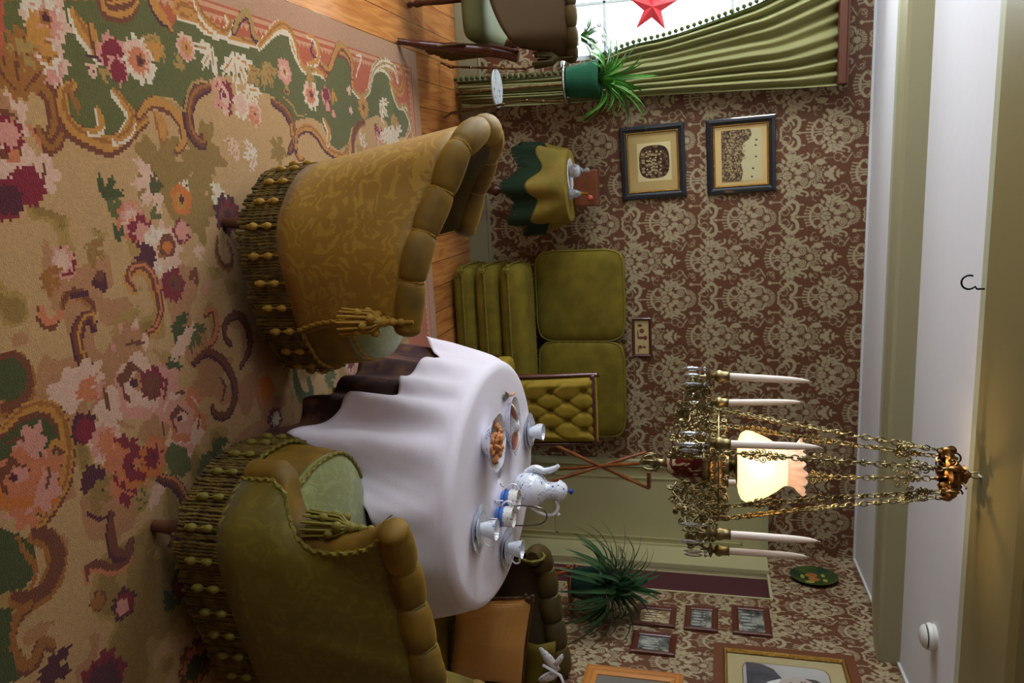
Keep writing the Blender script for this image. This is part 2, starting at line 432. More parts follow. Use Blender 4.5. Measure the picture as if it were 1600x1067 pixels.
S([(478, 56), (488, 62), (494, 80), (490, 96), (478, 98)], .022, 'gold', 'white'); S([(484, 64), (482, 82), (490, 92)], .014, 'plum', None)
S([(497, 98), (510, 108), (520, 82), (530, 70), (545, 92), (546, 120)], .028, 'gold', 'brown', 'straw')
S([(552, 120), (560, 90), (552, 86)], .012, 'white', None); S([(574, 135), (580, 108), (595, 96), (612, 104), (618, 125)], .03, 'straw', 'white', 'white')
S([(606, 130), (622, 145), (628, 120), (622, 105)], .045, 'gold', None, 'dgold'); S([(626, 165), (636, 185), (640, 210), (628, 236)], .022, 'straw', 'white')
S([(422, 158), (440, 170), (452, 192), (456, 218), (448, 236)], .034, 'brown', 'plum', 'dgold')
S([(450, 195), (460, 240), (470, 246)], .02, 'gold', 'brown')
S([(458, 232), (460, 208), (476, 198), (492, 210), (504, 228), (520, 240), (536, 240), (540, 225)], .03, 'gold', 'plum', 'dgold')
S([(502, 186), (510, 205), (508, 225)], .024, 'gold', 'white')
S([(436, 150), (452, 165), (460, 180), (475, 180)], .010, 'straw', None)
S([(548, 246), (548, 215), (556, 195), (566, 190)], .03, 'brown', 'dgold')
# flowers on the green
flower((65, 28), .075, ['lpink', 'white', 'pink'], 7, 'dgold'); flower((68, 92), .065, ['lpink', 'pink', 'white'], 6, 'gold')
leaf((15, 50), .09, 'dgold', .5, 3, 'brown'); leaf((40, 62), .06, 'gold', 2, 3); leaf((10, 75), .06, 'straw', 1, 3)
flower((172, 88), .060, ['pink', 'crimson', 'crimson'], 5, None); flower((178, 110), .04, ['pink', 'crimson'], 5, None)
flower((213, 95), .068, ['white', 'lpink', 'salmon'], 9, 'brown'); leaf((240, 58), .055, 'straw', -.5, 3, 'olive'); leaf((245, 72), .05, 'gold', -1, 2)
flower((285, 74), .045, ['lpink', 'pink', 'gold'], 5, 'gold'); leaf((282, 105), .04, 'straw', -2, 2, 'plum'); leaf((138, 122), .035, 'lpink', 3, 2, 'crimson'); leaf((150, 110), .03, 'straw', 1, 2)
rose((344, 150), .062, 3, ('lpink', 'pink', 'crimson', 'crimson', 'plum')); leaf((325, 75), .07, 'white', -.7, 3, 'straw'); leaf((362, 88), .085, 'white', .2, 4, 'gold'); leaf((385, 108), .06, 'straw', .7, 3, 'dgold')
leaf((380, 140), .07, 'white', 0.8, 3, 'gold'); flower((372, 165), .05, ['white', 'lpink'], 6, None); flower((393, 178), .045, ['lpink', 'salmon', 'pink'], 6, 'gold')
flower((440, 112), .050, ['pink', 'pink', 'lpink'], 5, 'gold'); leaf((448, 145), .035, 'straw', -2, 2, 'crimson'); leaf((408, 100), .07, 'straw', .5, 3, 'dgold')
flower((482, 148), .062, ['white', 'lpink', 'salmon'], 9, 'brown'); flower((505, 150), .040, ['pink', 'crimson'], 5, None); flower((508, 165), .03, ['crimson', 'pink'], 5, None)
leaf((475, 110), .055, 'straw', 1, 3, 'dgold'); leaf((515, 142), .045, 'gold', .3, 2); leaf((520, 182), .03, 'pink', -2, 2, 'plum'); leaf((538, 140), .035, 'lpink', 1.5, 2); leaf((542, 175), .03, 'lpink', 2, 2)
flower((564, 168), .055, ['gold', 'straw', 'gold'], 9, 'brown'); leaf((590, 160), .075, 'white', .9, 3, 'straw'); rose((588, 208), .055, 8, ('pink', 'lpink', 'crimson', 'crimson', 'plum'))
leaf((607, 205), .11, 'white', .2, 5, 'lpink'); leaf((612, 180), .06, 'straw', 0, 3, 'gold'); flower((572, 245), .05, ['salmon', 'pink', 'brown'], 6, 'crimson'); leaf((560, 225), .05, 'white', 2.3, 3, 'straw')
flower((604, 240), .05, ['white', 'pink', 'crimson'], 7, None)
# field flowers
rose((5, 245), .14, 11, ('lpink', 'beige', 'salmon', 'brown', 'brown')); flower((38, 290), .05, ['crimson', 'crimson'], 5, None); flower((5, 312), .05, ['crimson', 'plum'], 4, None); leaf((22, 150), .09, 'dgold', 3, 3, 'brown'); flower((8, 210), .04, ['crimson', 'pink'], 5, None)
leaf((238, 285), .075, 'lpink', -1.2, 4); leaf((285, 285), .05, 'white', -.6, 2, 'plum'); leaf((365, 225), .05, 'lpink', -1, 3, 'straw'); leaf((395, 240), .06, 'white', -1.4, 3, 'pink')
leaf((160, 312), .055, 'dgreen', 2.6, 3); leaf((172, 338), .045, 'green', 2.6, 3); leaf((232, 300), .045, 'dgreen', 2.4, 2, 'brown'); leaf((230, 340), .035, 'green', 2, 2)
flower((278, 312), .05, ['orange', 'orange', 'gold'], 5, 'plum'); leaf((345, 305), .06, 'white', -1.4, 3); flower((200, 348), .06, ['salmon', 'pink', 'lpink'], 6, 'salmon'); flower((216, 366), .055, ['crimson', 'crimson', 'pink'], 5, None)
flower((248, 392), .085, ['lpink', 'white', 'lpink'], 9, 'dgold'); cv.blob(*fz((256, 383)), lambda a: 1+0*a, .035, RC['brown']); cv.blob(*fz((256, 386)), lambda a: 1+0*a, .02, RC['orange'])
flower((278, 362), .04, ['crimson', 'pink'], 5, None); flower((222, 402), .045, ['plum', 'plum'], 4, None); flower((265, 444), .052, ['crimson', 'crimson', 'brown'], 5, 'brown'); leaf((300, 420), .04, 'brown', -.5, 2); leaf((320, 437), .04, 'pink', -.6, 1); leaf((298, 388), .04, 'lpink', 1, 2)
flower((350, 335), .07, ['plum', 'crimson', 'brown'], 7, 'plum'); leaf((200, 398), .035, 'straw', 2.5, 3); leaf((180, 376), .035, 'dgreen', 3, 2)
S([(86, 385), (96, 392), (108, 405), (104, 425), (92, 428)], .018, 'crimson', 'pink'); flower((92, 405), .035, ['pink', 'lpink'], 6, None)
leaf((60, 430), .045, 'dgold', 1, 3); leaf((130, 385), .05, 'olive', 1, 3, 'dgold'); cv.blob(*fz((150, 440)), lambda a: .9+.2*np.sin(3*a), .028, RC['plum']); cv.blob(*fz((150, 430)), lambda a: 1+0*a, .015, RC['brown'])
S([(92, 478), (98, 460), (118, 456), (135, 470), (142, 482)], .020, 'brown', 'dgold'); S([(57, 478), (60, 495), (75, 503), (90, 488)], .020, 'salmon', 'brown'); S([(105, 462), (118, 458), (130, 458)], .016, 'plum', None)
S([(142, 508), (136, 492), (122, 500), (115, 525), (122, 555), (142, 577), (152, 572)], .030, 'brown', 'plum', 'gold')
S([(205, 450), (195, 435), (200, 420), (218, 415), (232, 430), (240, 455), (245, 482), (238, 508), (222, 522)], .030, 'brown', 'gold', 'salmon')
S([(335, 368), (334, 392), (342, 412), (355, 415), (358, 398), (350, 375)], .016, 'brown', 'dgold')
leaf((265, 512), .065, 'dgreen', 1.2, 3); leaf((292, 512), .06, 'green', .6, 3); leaf((256, 570), .05, 'dgreen', 1.6, 2)
x, y = fz((280, 535)); cv.blob(x, y, lambda a: .85+.15*np.sin(9*a), .085, RC['lpink'], 2.2, .35); x, y = fz((190, 500)); cv.blob(x, y, lambda a: .85+.15*np.sin(9*a), .07, RC['straw'], 2, .4)
S([(316, 488), (328, 482), (334, 500), (330, 525), (318, 540)], .022, 'salmon', 'brown'); S([(355, 535), (346, 520), (350, 498), (368, 490), (382, 508), (386, 540), (372, 570)], .024, 'brown', 'plum')
S([(298, 565), (318, 548), (342, 560), (360, 590), (362, 620), (350, 645), (332, 645), (328, 632)], .026, 'brown', 'plum'); S([(340, 590), (346, 605), (342, 625)], .014, 'brown', None)
rose((208, 600), .165, 21, ('lpink', 'pink', 'beige', 'brown', 'plum')); flower((232, 598), .05, ['crimson', 'brown'], 5, None); rose((278, 655), .115, 22, ('pink', 'salmon', 'lpink', 'brown', 'plum'))
x, y = fz((110, 605)); cv.blob(x, y, lambda a: .85+.12*np.sin(9*a), .12, RC['lpink'], 1.9, .5); leaf((115, 615), .06, 'salmon', 1.6, 2)
S([(0, 560), (18, 560), (32, 582), (30, 612), (12, 632), (0, 635)], .045, 'brown', 'dgold'); cv.blob(*fz((6, 592)), lambda a: 1+0*a, .05, RC['dgreen'])
cv.poly([fz(p) for p in [(-10, 690), (18, 658), (48, 645), (78, 655), (88, 680), (75, 715), (85, 740), (65, 790), (48, 812), (15, 800), (-10, 790)]], RC['dgreen'])
S([(-5, 672), (18, 648), (45, 634), (75, 637), (92, 660), (100, 695), (98, 735), (92, 760), (72, 795), (54, 820)], .035, 'gold', 'brown', 'dgold'); S([(68, 705), (80, 690), (92, 700)], .018, 'gold', 'brown')
flower((125, 668), .045, ['plum', 'crimson'], 4, None); flower((160, 690), .06, ['lpink', 'pink', 'salmon'], 6, None); rose((20, 745), .125, 31, ('salmon', 'orange', 'pink', 'brown', 'plum'))
rose((205, 728), .105, 33, ('crimson', 'orange', 'salmon', 'crimson', 'plum')); flower((235, 712), .06, ['orange', 'salmon', 'crimson'], 6, 'crimson'); flower((140, 750), .045, ['plum', 'plum'], 4, None); leaf((135, 770), .06, 'olive', 1, 3); x, y = fz((240, 768)); cv.blob(x, y, lambda a: .85+.15*np.sin(9*a), .07, RC['lpink'], 2.2, .4)
cv.poly([fz(p) for p in [(250, 712), (262, 690), (285, 700), (295, 730), (280, 745), (262, 740)]], RC['green']); leaf((310, 715), .07, 'green', .5, 3); leaf((330, 690), .06, 'dgreen', .5, 3); leaf((225, 780), .05, 'straw', -2, 3, 'green')
S([(244, 744), (268, 752), (284, 775), (292, 808), (285, 822)], .032, 'brown', 'plum', 'salmon'); S([(168, 800), (168, 830), (174, 858), (192, 862), (200, 840)], .028, 'brown', 'plum'); S([(130, 802), (148, 810), (165, 805)], .014, 'plum', None)
S([(130, 905), (130, 885), (150, 880), (170, 885), (188, 880), (200, 862)], .022, 'brown', 'salmon'); S([(262, 845), (270, 830), (280, 838), (276, 858)], .024, 'brown', 'plum')
cv.poly([fz(p) for p in [(-20, 820), (20, 832), (46, 850), (52, 890), (30, 918), (-20, 930)]], RC['dgreen']); S([(48, 832), (72, 838), (84, 870), (72, 908), (45, 932), (18, 930)], .045, 'brown', 'dgold'); S([(20, 838), (32, 862), (48, 885), (44, 915)], .016, 'dgold', None)
S([(42, 940), (16, 968), (10, 1005), (28, 1036), (48, 1028), (60, 1000), (78, 1005)], .03, 'dgold', 'brown'); cv.poly([fz(p) for p in [(-30, 950), (12, 948), (8, 1010), (25, 1060), (-30, 1080)]], RC['dgreen'])
flower((188, 942), .045, ['plum', 'crimson', 'pink'], 5, None); flower((148, 938), .03, ['brown', 'dgold'], 5, None); leaf((255, 950), .05, 'dgreen', 2.2, 3); leaf((265, 908), .05, 'dgreen', 1.6, 3); leaf((220, 880), .04, 'olive', 1.6, 2); flower((280, 910), .05, ['plum', 'crimson'], 5, None); flower((155, 1062), .08, ['crimson', 'plum'], 5, None)
flower((300, 1035), .08, ['brown', 'salmon', 'dgreen'], 6, None); flower((360, 1050), .07, ['salmon', 'beige'], 6, None); leaf((335, 1010), .07, 'dgreen', 1, 3); leaf((60, 1050), .07, 'plum', 1, 3)
# between armchair and table
flower((545, 565), .07, ['pink', 'lpink', 'crimson'], 8, None); flower((520, 548), .05, ['crimson', 'pink'], 6, None); leaf((505, 590), .07, 'green', 1.5, 3); leaf((540, 600), .06, 'white', .5, 3); leaf((610, 515), .07, 'dgreen', 1, 3); flower((590, 530), .06, ['lpink', 'pink', 'orange'], 6, 'gold'); flower((640, 500), .05, ['crimson', 'pink'], 6, None)
S([(455, 562), (458, 590), (468, 618), (482, 612), (478, 590)], .034, 'dgreen', 'green'); S([(478, 548), (490, 570), (505, 575), (512, 562)], .026, 'brown', 'plum'); flower((425, 655), .05, ['crimson', 'plum', 'white'], 6, None); leaf((440, 575), .05, 'straw', 1, 3, 'dgold'); flower((410, 610), .06, ['salmon', 'orange'], 6, None)
leaf((480, 645), .07, 'green', .6, 3); leaf((500, 620), .06, 'gold', .3, 3)
rs = np.random.default_rng(9)
for k in range(26):      # the far right of the rug, mostly under furniture
    X = rs.uniform(1.0, 1.95); Yv = rs.uniform(2.2, 3.85)
    cv.blob(X, Yv, lambda a: .8+.2*np.sin(6*a), rs.uniform(.05, .1), RC[['salmon', 'pink', 'dgreen', 'gold', 'crimson', 'lpink'][k % 6]], rs.uniform(0, 3), .7)
# wool: slight tone change from tuft to tuft
cv.C *= np.array([0.70, 0.60, 0.50])
cv.C *= rng.uniform(0.90, 1.08, cv.C.shape[:2])[..., None]

def pattern_material(name, rough, sheen=0.0, bump=0.0, bscale=300, spec=0.3):
    M = Mt(name); a = M.n('ShaderNodeAttribute'); a.attribute_name = 'pattern'
    M.l(a.outputs['Color'], M.b.inputs['Base Color']); M.b.inputs['Roughness'].default_value = rough
    M.b.inputs['Sheen Weight'].default_value = sheen; M.b.inputs['Specular IOR Level'].default_value = spec
    if bump:
        tc = M.n('ShaderNodeTexCoord'); n2 = M.n('ShaderNodeTexNoise', Scale=bscale); M.l(tc.outputs['Object'], n2.inputs['Vector'])
        bp = M.n('ShaderNodeBump', Strength=bump, Distance=0.004); M.l(n2.outputs['Fac'], bp.inputs['Height']); M.l(bp.outputs[0], M.b.inputs['Normal'])
    return M.m
def grid_mesh(name, O, U, V, nu, nv, colors, m, domain='FACE'):
    "flat nu x nv grid from origin O along U and V with a colour per face or point"
    i, j = np.meshgrid(np.arange(nu+1)/nu, np.arange(nv+1)/nv)
    P = np.array(O)[None, None]+i[..., None]*np.array(U)+j[..., None]*np.array(V)
    me = bpy.data.meshes.new(name); nV = (nu+1)*(nv+1); nF = nu*nv
    me.vertices.add(nV); me.vertices.foreach_set('co', P.reshape(-1).astype(np.float32))
    a = (np.arange(nv)[:, None]*(nu+1)+np.arange(nu)[None]).reshape(-1)
    L = np.stack([a, a+1, a+nu+2, a+nu+1], 1).reshape(-1)
    me.loops.add(nF*4); me.loops.foreach_set('vertex_index', L.astype(np.int32))
    me.polygons.add(nF); me.polygons.foreach_set('loop_start', (np.arange(nF)*4).astype(np.int32))
    try: me.polygons.foreach_set('loop_total', np.full(nF, 4, np.int32))
    except Exception: pass
    me.update(calc_edges=True)
    at_ = me.attributes.new('pattern', 'FLOAT_COLOR', domain)
    c = np.concatenate([colors.reshape(-1, 3), np.ones((colors.reshape(-1, 3).shape[0], 1))], 1).astype(np.float32)
    at_.data.foreach_set('color', c.reshape(-1))
    me.materials.append(m)
    o = bpy.data.objects.new(name, me); COL.objects.link(o)
    return o
rugm = pattern_material('woven_wool', 0.95, 0.2, 0.6, 260, 0.1)
rug = thing('rug', 'large floral tapestry rug with green and terracotta scroll border on pine floor', 'rug', (RX0, RY0, 0))
pile = grid_mesh('rug_pile', (0, 0, 0.012), (RX1-RX0, 0, 0), (0, RY1-RY0, 0), cv.nx, cv.ny, cv.C, rugm); pile.parent = rug
b = MB(); b.box2((RX0, RY0, 0.001), (RX1, RY1, 0.0115)); b.build('rug_backing', mat('jute_backing', (120, 96, 70), 0.9), rug, smooth=False)

# ------------------------------------------------------------------ wallpaper tile (upright, S = side, V = up; crop units)
def tile():
    PX, PY, ss = 645, 622, 2.5
    N, Mv = int(PX/ss), int(PY/ss)        # along up, across
    UP, AC = np.meshgrid((np.arange(N)+.5)*ss, (np.arange(Mv)+.5)*ss)   # [across, up]
    A = np.zeros(UP.shape)
    def W_(d, P): return (d+P/2) % P-P/2
    def ell(x, y, rx, ry=None, v=1.0):
        ry = ry or rx
        for sg in ((1, -1) if abs(y-AX) > 1 else (1,)):
            yy = AX+sg*(y-AX); m = (W_(UP-x, PX)/rx)**2+(W_(AC-yy, PY)/ry)**2 < 1; A[m] = v
    def ring(x, y, r, w_, v=1.0):
        for sg in (1, -1):
            yy = AX+sg*(y-AX); dd = np.hypot(W_(UP-x, PX), W_(AC-yy, PY)); A[np.abs(dd-r) < w_/2] = v
    def line(P, w_, v=1.0):
        Q = cat([Vector((p[0], p[1], 0)) for p in P], 10) if len(P) > 2 else [Vector((*P[0], 0)), Vector((*P[1], 0))]
        Q = resamp(Q, max(8, int(plen(Q)/3)))
        for q in Q:
            for sg in (1, -1):
                yy = AX+sg*(q.y-AX); A[(W_(UP-q.x, PX)**2+W_(AC-yy, PY)**2) < (w_/2)**2] = v
    for col in (0, 1):
        AX = 155+311*col; ox = 340*(1-col)          # col 1: medallion at 300; col 0: medallion at 640
        X = lambda x: x+ox
        s = lambda v: AX+v
        line([(X(92), s(0)), (X(98), s(35)), (X(128), s(78))], 19)
        for k, a in enumerate((0, 21, 42, 62)): line([(X(92+k*k*2.5), s(a)), (X(46+k*7), s(a*1.12))], 8); ell(X(46+k*7), s(a*1.12), 7)
        line([(X(100), s(0)), (X(180), s(0))], 9); line([(X(110), s(18)), (X(165), s(20))], 5)
        ring(X(150), s(52), 38, 9); line([(X(130), s(80)), (X(160), s(70)), (X(185), s(30))], 8)
        ell(X(215), s(0), 36, 32); ell(X(240), s(90), 34, 28); ell(X(228), s(133), 22, 18); ell(X(290), s(120), 33, 24); ell(X(262), s(148), 14, 14); ell(X(318), s(108), 16, 14); ell(X(186), s(104), 14); ell(X(172), s(76), 11); ell(X(176), s(118), 9)
        ell(X(205), s(52), 22, 15); ell(X(262), s(46), 26, 17); ell(X(298), s(24), 32, 21); ell(X(342), s(48), 31); ell(X(205), s(150), 14)
        line([(X(298), s(84)), (X(340), s(92)), (X(378), s(84)), (X(390), s(56))], 17); line([(X(330), s(118)), (X(365), s(130)), (X(376), s(150)), (X(366), s(158))], 15)
        line([(X(250), s(120)), (X(300), s(140)), (X(335), s(150))], 9)
        ring(X(342), s(48), 20, 6, 0.1); ell(X(342), s(48), 7, 7, 0.2); line([(X(195), s(0)), (X(262), s(0))], 6, 0.1); line([(X(262), s(0)), (X(272), s(34))], 7, 0.1); line([(X(262), s(0)), (X(345), s(0))], 7, 0.1); line([(X(236), s(72)), (X(250), s(108))], 6, 0.1); line([(X(210), s(12)), (X(232), s(26))], 5, 0.15); line([(X(268), s(104)), (X(305), s(124))], 5, 0.1); line([(X(222), s(92)), (X(262), s(92))], 5, 0.1)
        ell(X(375), s(0), 12, 26, 0.35); ell(X(402), s(0), 24, 24)
        for r_, n_ in ((44, 11), (56, 13), (68, 15)):
            for k in range(n_):
                a = (-100+200*k/(n_-1))*PI/180; ell(X(402+r_*math.cos(a)), s(r_*math.sin(a)), 5.5)
        for k in range(8):
            a = (-90+180*k/7)*PI/180; line([(X(402+30*math.cos(a)), s(30*math.sin(a))), (X(402+66*math.cos(a)), s(66*math.sin(a)))], 4)
        # side ornaments shared by both columns: dotted spears, rings, bones
        if col == 0: continue_ = 1
        ring(X(290), s(190), 30, 5) if col else None; ring(X(335), s(212), 22, 5) if col else None
        for k in range(5 if col else 0): ell(X(190+k*18), s(194), 5 if k else 9)
        if col:
            line([(X(190), s(194)), (X(285), s(194))], 3); line([(X(358), s(226)), (X(374), s(196)), (X(396), s(168))], 9); line([(X(300), s(160)), (X(325), s(175)), (X(340), s(205))], 5)
            ring(X(446), s(186), 18, 5); line([(X(405), s(180)), (X(425), s(205)), (X(468), s(160)), (X(452), s(148))], 5)
            ell(X(105), s(172), 13, 20, 0.8); ring(X(142), s(170), 17, 4); line([(X(108), s(150)), (X(112), s(125)), (X(135), s(118))], 5)
        if col == 1:    # lyre of two birds
            line([(X(505), s(18)), (X(498), s(45)), (X(545), s(62))], 13); ell(X(500), s(0), 8, 16)
            line([(X(560), s(105)), (X(605), s(118)), (X(640), s(90)), (X(632), s(40)), (X(600), s(14))], 27); line([(X(520), s(70)), (X(575), s(90)), (X(600), s(60))], 15)
            line([(X(640), s(88)), (X(682), s(92))], 10); line([(X(600), s(0)), (X(690), s(0))], 7); ell(X(640), s(0), 14, 9)
            ring(X(545), s(45), 30, 6); ring(X(542), s(118), 30, 6); line([(X(430), s(117)), (X(520), s(117))], 5)
            for k in range(5): ell(X(430+18*k), s(117), 7 if k else 14)
            ring(X(598), s(155), 20, 7); line([(X(575), s(125)), (X(570), s(160)), (X(598), s(178))], 7)
        else:           # small posy and swags
            X2 = lambda x: x
            for (x, y_, r_) in ((212, 0, 22), (245, 22, 22), (268, 45, 13), (292, 10, 13), (180, 30, 8), (170, 12, 8), (192, 48, 8), (165, 50, 6), (225, 50, 10), (300, 24, 8)): ell(X2(x), s(y_), r_)
            line([(X2(290), s(0)), (X2(345), s(0))], 6); ell(X2(322), s(0), 15, 10)
            ell(X2(160), s(88), 36, 20); ell(X2(120), s(78), 12); line([(X2(130), s(100)), (X2(175), s(105)), (X2(200), s(80))], 12)
    # soften to coverage
    B = A.copy()
    for ax in (0, 1): B = (np.roll(B, 1, ax)+4*B+np.roll(B, -1, ax))/6
    return B   # [across, up]
TILE = tile()
def paper(acr, up):
    "coverage at metres across / up; periods 0.484 and 0.468"
    ac = ((acr/0.484) % 1)*TILE.shape[0]; u = ((up/0.468) % 1)*TILE.shape[1]
    i = ac.astype(int) % TILE.shape[0]; j = u.astype(int) % TILE.shape[1]
    return TILE[i, j]
GROUND = np.array(col3(98, 60, 38)); FIG = np.array(col3(164, 148, 116))
def paper_wall(name, O, U, V, a0, z0, cell=0.0042):
    lu = Vector(U).length; lv = Vector(V).length; nu = int(lu/cell); nv = int(lv/cell)
    A, Z = np.meshgrid(np.linspace(0, lu, nu+1)+a0, np.linspace(0, lv, nv+1)+z0)
    c = paper(A, Z)[..., None]; C = GROUND*(1-c)+FIG*c
    return grid_mesh(name, O, U, V, nu, nv, C, PAPERM, 'POINT')
PAPERM = pattern_material('printed_wallpaper', 0.55, 0, 0.05, 200, 0.35)
# ------------------------------------------------------------------ room shell
HC = 2.44; YB = 4.9; XL = -2.05; YF = -0.75
RC0 = Vector((2.482, YB, 0)); RD = Vector((-0.0869, -0.9962, 0)); RN = Vector((-0.9962, 0.0869, 0))   # right wall: corner, direction to the camera, normal into the room
def rw(s, z, off=0.0): return RC0+RD*s+RN*off+Vector((0, 0, z))
def floor_mat():
    M = Mt('pine_boards'); tc = M.n('ShaderNodeTexCoord'); sp = M.n('ShaderNodeSeparateXYZ'); M.l(tc.outputs['Object'], sp.inputs[0])
    dv = M.n('ShaderNodeMath', operation='MULTIPLY'); dv.inputs[1].default_value = 1/0.145; M.l(sp.outputs['X'], dv.inputs[0])
    fl = M.n('ShaderNodeMath', operation='FLOOR'); M.l(dv.outputs[0], fl.inputs[0]); fr = M.n('ShaderNodeMath', operation='FRACT'); M.l(dv.outputs[0], fr.inputs[0])
    cb = M.n('ShaderNodeCombineXYZ'); ml = M.n('ShaderNodeMath', operation='MULTIPLY'); ml.inputs[1].default_value = 7.3; M.l(fl.outputs[0], ml.inputs[0])
    M.l(sp.outputs['X'], cb.inputs['X']); yy = M.n('ShaderNodeMath', operation='MULTIPLY'); yy.inputs[1].default_value = 0.10; M.l(sp.outputs['Y'], yy.inputs[0]); M.l(yy.outputs[0], cb.inputs['Y']); M.l(ml.outputs[0], cb.inputs['Z'])
    nz = M.n('ShaderNodeTexNoise', Scale=26.0, Detail=5.0, Distortion=1.2); M.l(cb.outputs[0], nz.inputs['Vector'])
    wn = M.n('ShaderNodeTexWhiteNoise'); wn.noise_dimensions = '1D'; M.l(fl.outputs[0], wn.inputs['W'])
    rp = M.n('ShaderNodeValToRGB'); e = rp.color_ramp.elements; e[0].position = 0.3; e[1].position = 0.7; e[0].color = rgb(176, 104, 50); e[1].color = rgb(222, 152, 84); M.l(nz.outputs['Fac'], rp.inputs['Fac'])
    mx = M.n('ShaderNodeMixRGB'); mx.blend_type = 'MULTIPLY'; mx.inputs['Fac'].default_value = 0.5; M.l(rp.outputs[0], mx.inputs['Color1'])
    r2 = M.n('ShaderNodeValToRGB'); r2.color_ramp.elements[0].color = (0.5, 0.45, 0.4, 1); M.l(wn.outputs['Value'], r2.inputs['Fac']); M.l(r2.outputs[0], mx.inputs['Color2'])
    # knots
    kc = M.n('ShaderNodeCombineXYZ'); M.l(sp.outputs['X'], kc.inputs['X']); M.l(sp.outputs['Y'], kc.inputs['Y'])
    vo = M.n('ShaderNodeTexVoronoi', Scale=3.2); M.l(kc.outputs[0], vo.inputs['Vector'])
    kr = M.n('ShaderNodeValToRGB'); kr.color_ramp.elements[0].position = 0.03; kr.color_ramp.elements[1].position = 0.055; kr.color_ramp.elements[0].color = (0.12, 0.05, 0.02, 1); M.l(vo.outputs['Distance'], kr.inputs['Fac'])
    m3 = M.n('ShaderNodeMixRGB'); m3.blend_type = 'MULTIPLY'; m3.inputs['Fac'].default_value = 1; M.l(mx.outputs[0], m3.inputs['Color1']); M.l(kr.outputs[0], m3.inputs['Color2'])
    gp = M.n('ShaderNodeMath', operation='LESS_THAN'); gp.inputs[1].default_value = 0.022; M.l(fr.outputs[0], gp.inputs[0])
    m4 = M.n('ShaderNodeMixRGB'); m4.inputs['Color2'].default_value = rgb(44, 22, 12); M.l(gp.outputs[0], m4.inputs['Fac']); M.l(m3.outputs[0], m4.inputs['Color1'])
    M.l(m4.outputs[0], M.b.inputs['Base Color']); M.b.inputs['Roughness'].default_value = 0.27; M.b.inputs['Specular IOR Level'].default_value = 0.45
    return M.m
b = MB(); b.box2((XL-.1, YF-.1, -0.06), (2.7, YB+.15, 0.0)); struct(b.build('floor', floor_mat(), smooth=False))
ceilm = mat('ceiling_white', (226, 226, 230), 0.8, bump=0.15, bscale=14)
b = MB(); b.box2((XL-.1, YF-.1, HC), (2.7, YB+.15, HC+.08)); struct(b.build('ceiling', ceilm, smooth=False))
plain = mat('plain_brown_wall', (104, 80, 58), 0.7)
wb = bpy.data.objects.new('wall_back', None); COL.objects.link(wb); struct(wb)
WX0, WX1, WZ0, WZ1 = -1.95, -0.70, 0.70, 2.20
a0 = -0.782+0.3626; z0 = -1.338+0.2177
def bpiece(x0, x1, za, zb):
    o = paper_wall('paper', (x0, YB, za), (x1-x0, 0, 0), (0, 0, zb-za), x0+a0, za+z0); o.parent = wb; struct(o)
bpiece(-1.15, WX1, 0, WZ0); bpiece(-1.15, WX1, WZ1, HC); bpiece(WX1, 1.87, 0, HC); bpiece(1.87, 2.482, 1.905, HC)
b = MB(); b.box2((XL-.1, YB+.002, 0), (WX0, YB+.12, HC)); b.box2((WX0, YB+.002, 0), (WX1, YB+.12, WZ0)); b.box2((WX0, YB+.002, WZ1), (WX1, YB+.12, HC)); b.box2((WX1, YB+.002, 0), (2.7, YB+.12, HC))
b.box2((WX0, YB-.0, 0), (-1.15, YB+.004, WZ0)); struct(b.build('masonry', plain, wb, smooth=False))
wr = bpy.data.objects.new('wall_right', None); COL.objects.link(wr); struct(wr)
def rpiece(s0, s1, za, zb):
    O = rw(s0, za); U = rw(s1, za)-rw(s0, za)
    o = paper_wall('paper', tuple(O), tuple(U), (0, 0, zb-za), s0+0.10, za+z0+0.13); o.parent = wr; struct(o)
rpiece(0.69, 3.1, 0, HC); rpiece(3.1, 5.2, 0, HC); rpiece(0.0, 0.69, 1.90, HC)
def rbox(b, s0, s1, za, zb, t0, t1):
    P = [rw(s, z, t) for s in (s0, s1) for z in (za, zb) for t in (t0, t1)]
    return b.add(P, [(0, 1, 3, 2), (4, 6, 7, 5), (0, 4, 5, 1), (2, 3, 7, 6), (0, 2, 6, 4), (1, 5, 7, 3)])
b = MB(); rbox(b, 0.69, 3.1, 0, HC, -.1, -.002); rbox(b, 3.1, 5.7, 0, HC, -.1, -.002); rbox(b, 0, 0.69, 1.90, HC, -.1, -.002); struct(b.build('masonry', plain, wr, smooth=False))
b = MB(); b.box2((XL-.1, YF, 0), (XL, .5, HC)); b.box2((XL-.1, 1.5, 0), (XL, 2.6, HC)); b.box2((XL-.1, .5, 0), (XL, 1.5, .7)); b.box2((XL-.1, .5, 2.2), (XL, 1.5, HC)); b.box2((XL-.1, 4.2, 0), (XL, YB, HC)); b.box2((XL-.1, 2.6, 0), (XL, 4.2, 0.7)); b.box2((XL-.1, 2.6, 2.2), (XL, 4.2, HC)); struct(b.build('wall_left', plain, smooth=False))  # the opening nearest the front is added to let the fill light in
b = MB(); b.box2((XL-.1, YF-.1, 0), (2.7, YF, HC)); struct(b.build('wall_front', plain, smooth=False))
# baseboard
bbm = mat('grey_green_trim', (150, 146, 116), 0.5)
b = MB(); b.box2((XL, YB-.025, 0), (1.87, YB-.0, 0.135)); b.box2((XL, YB-.03, 0.135), (1.87, YB, 0.15)); struct(b.build('baseboard_back', bbm, smooth=False, bevel=.004))
b = MB(); rbox(b, .72, 4.5, 0, .15, 0.0, .025); struct(b.build('baseboard_right', bbm, smooth=False))
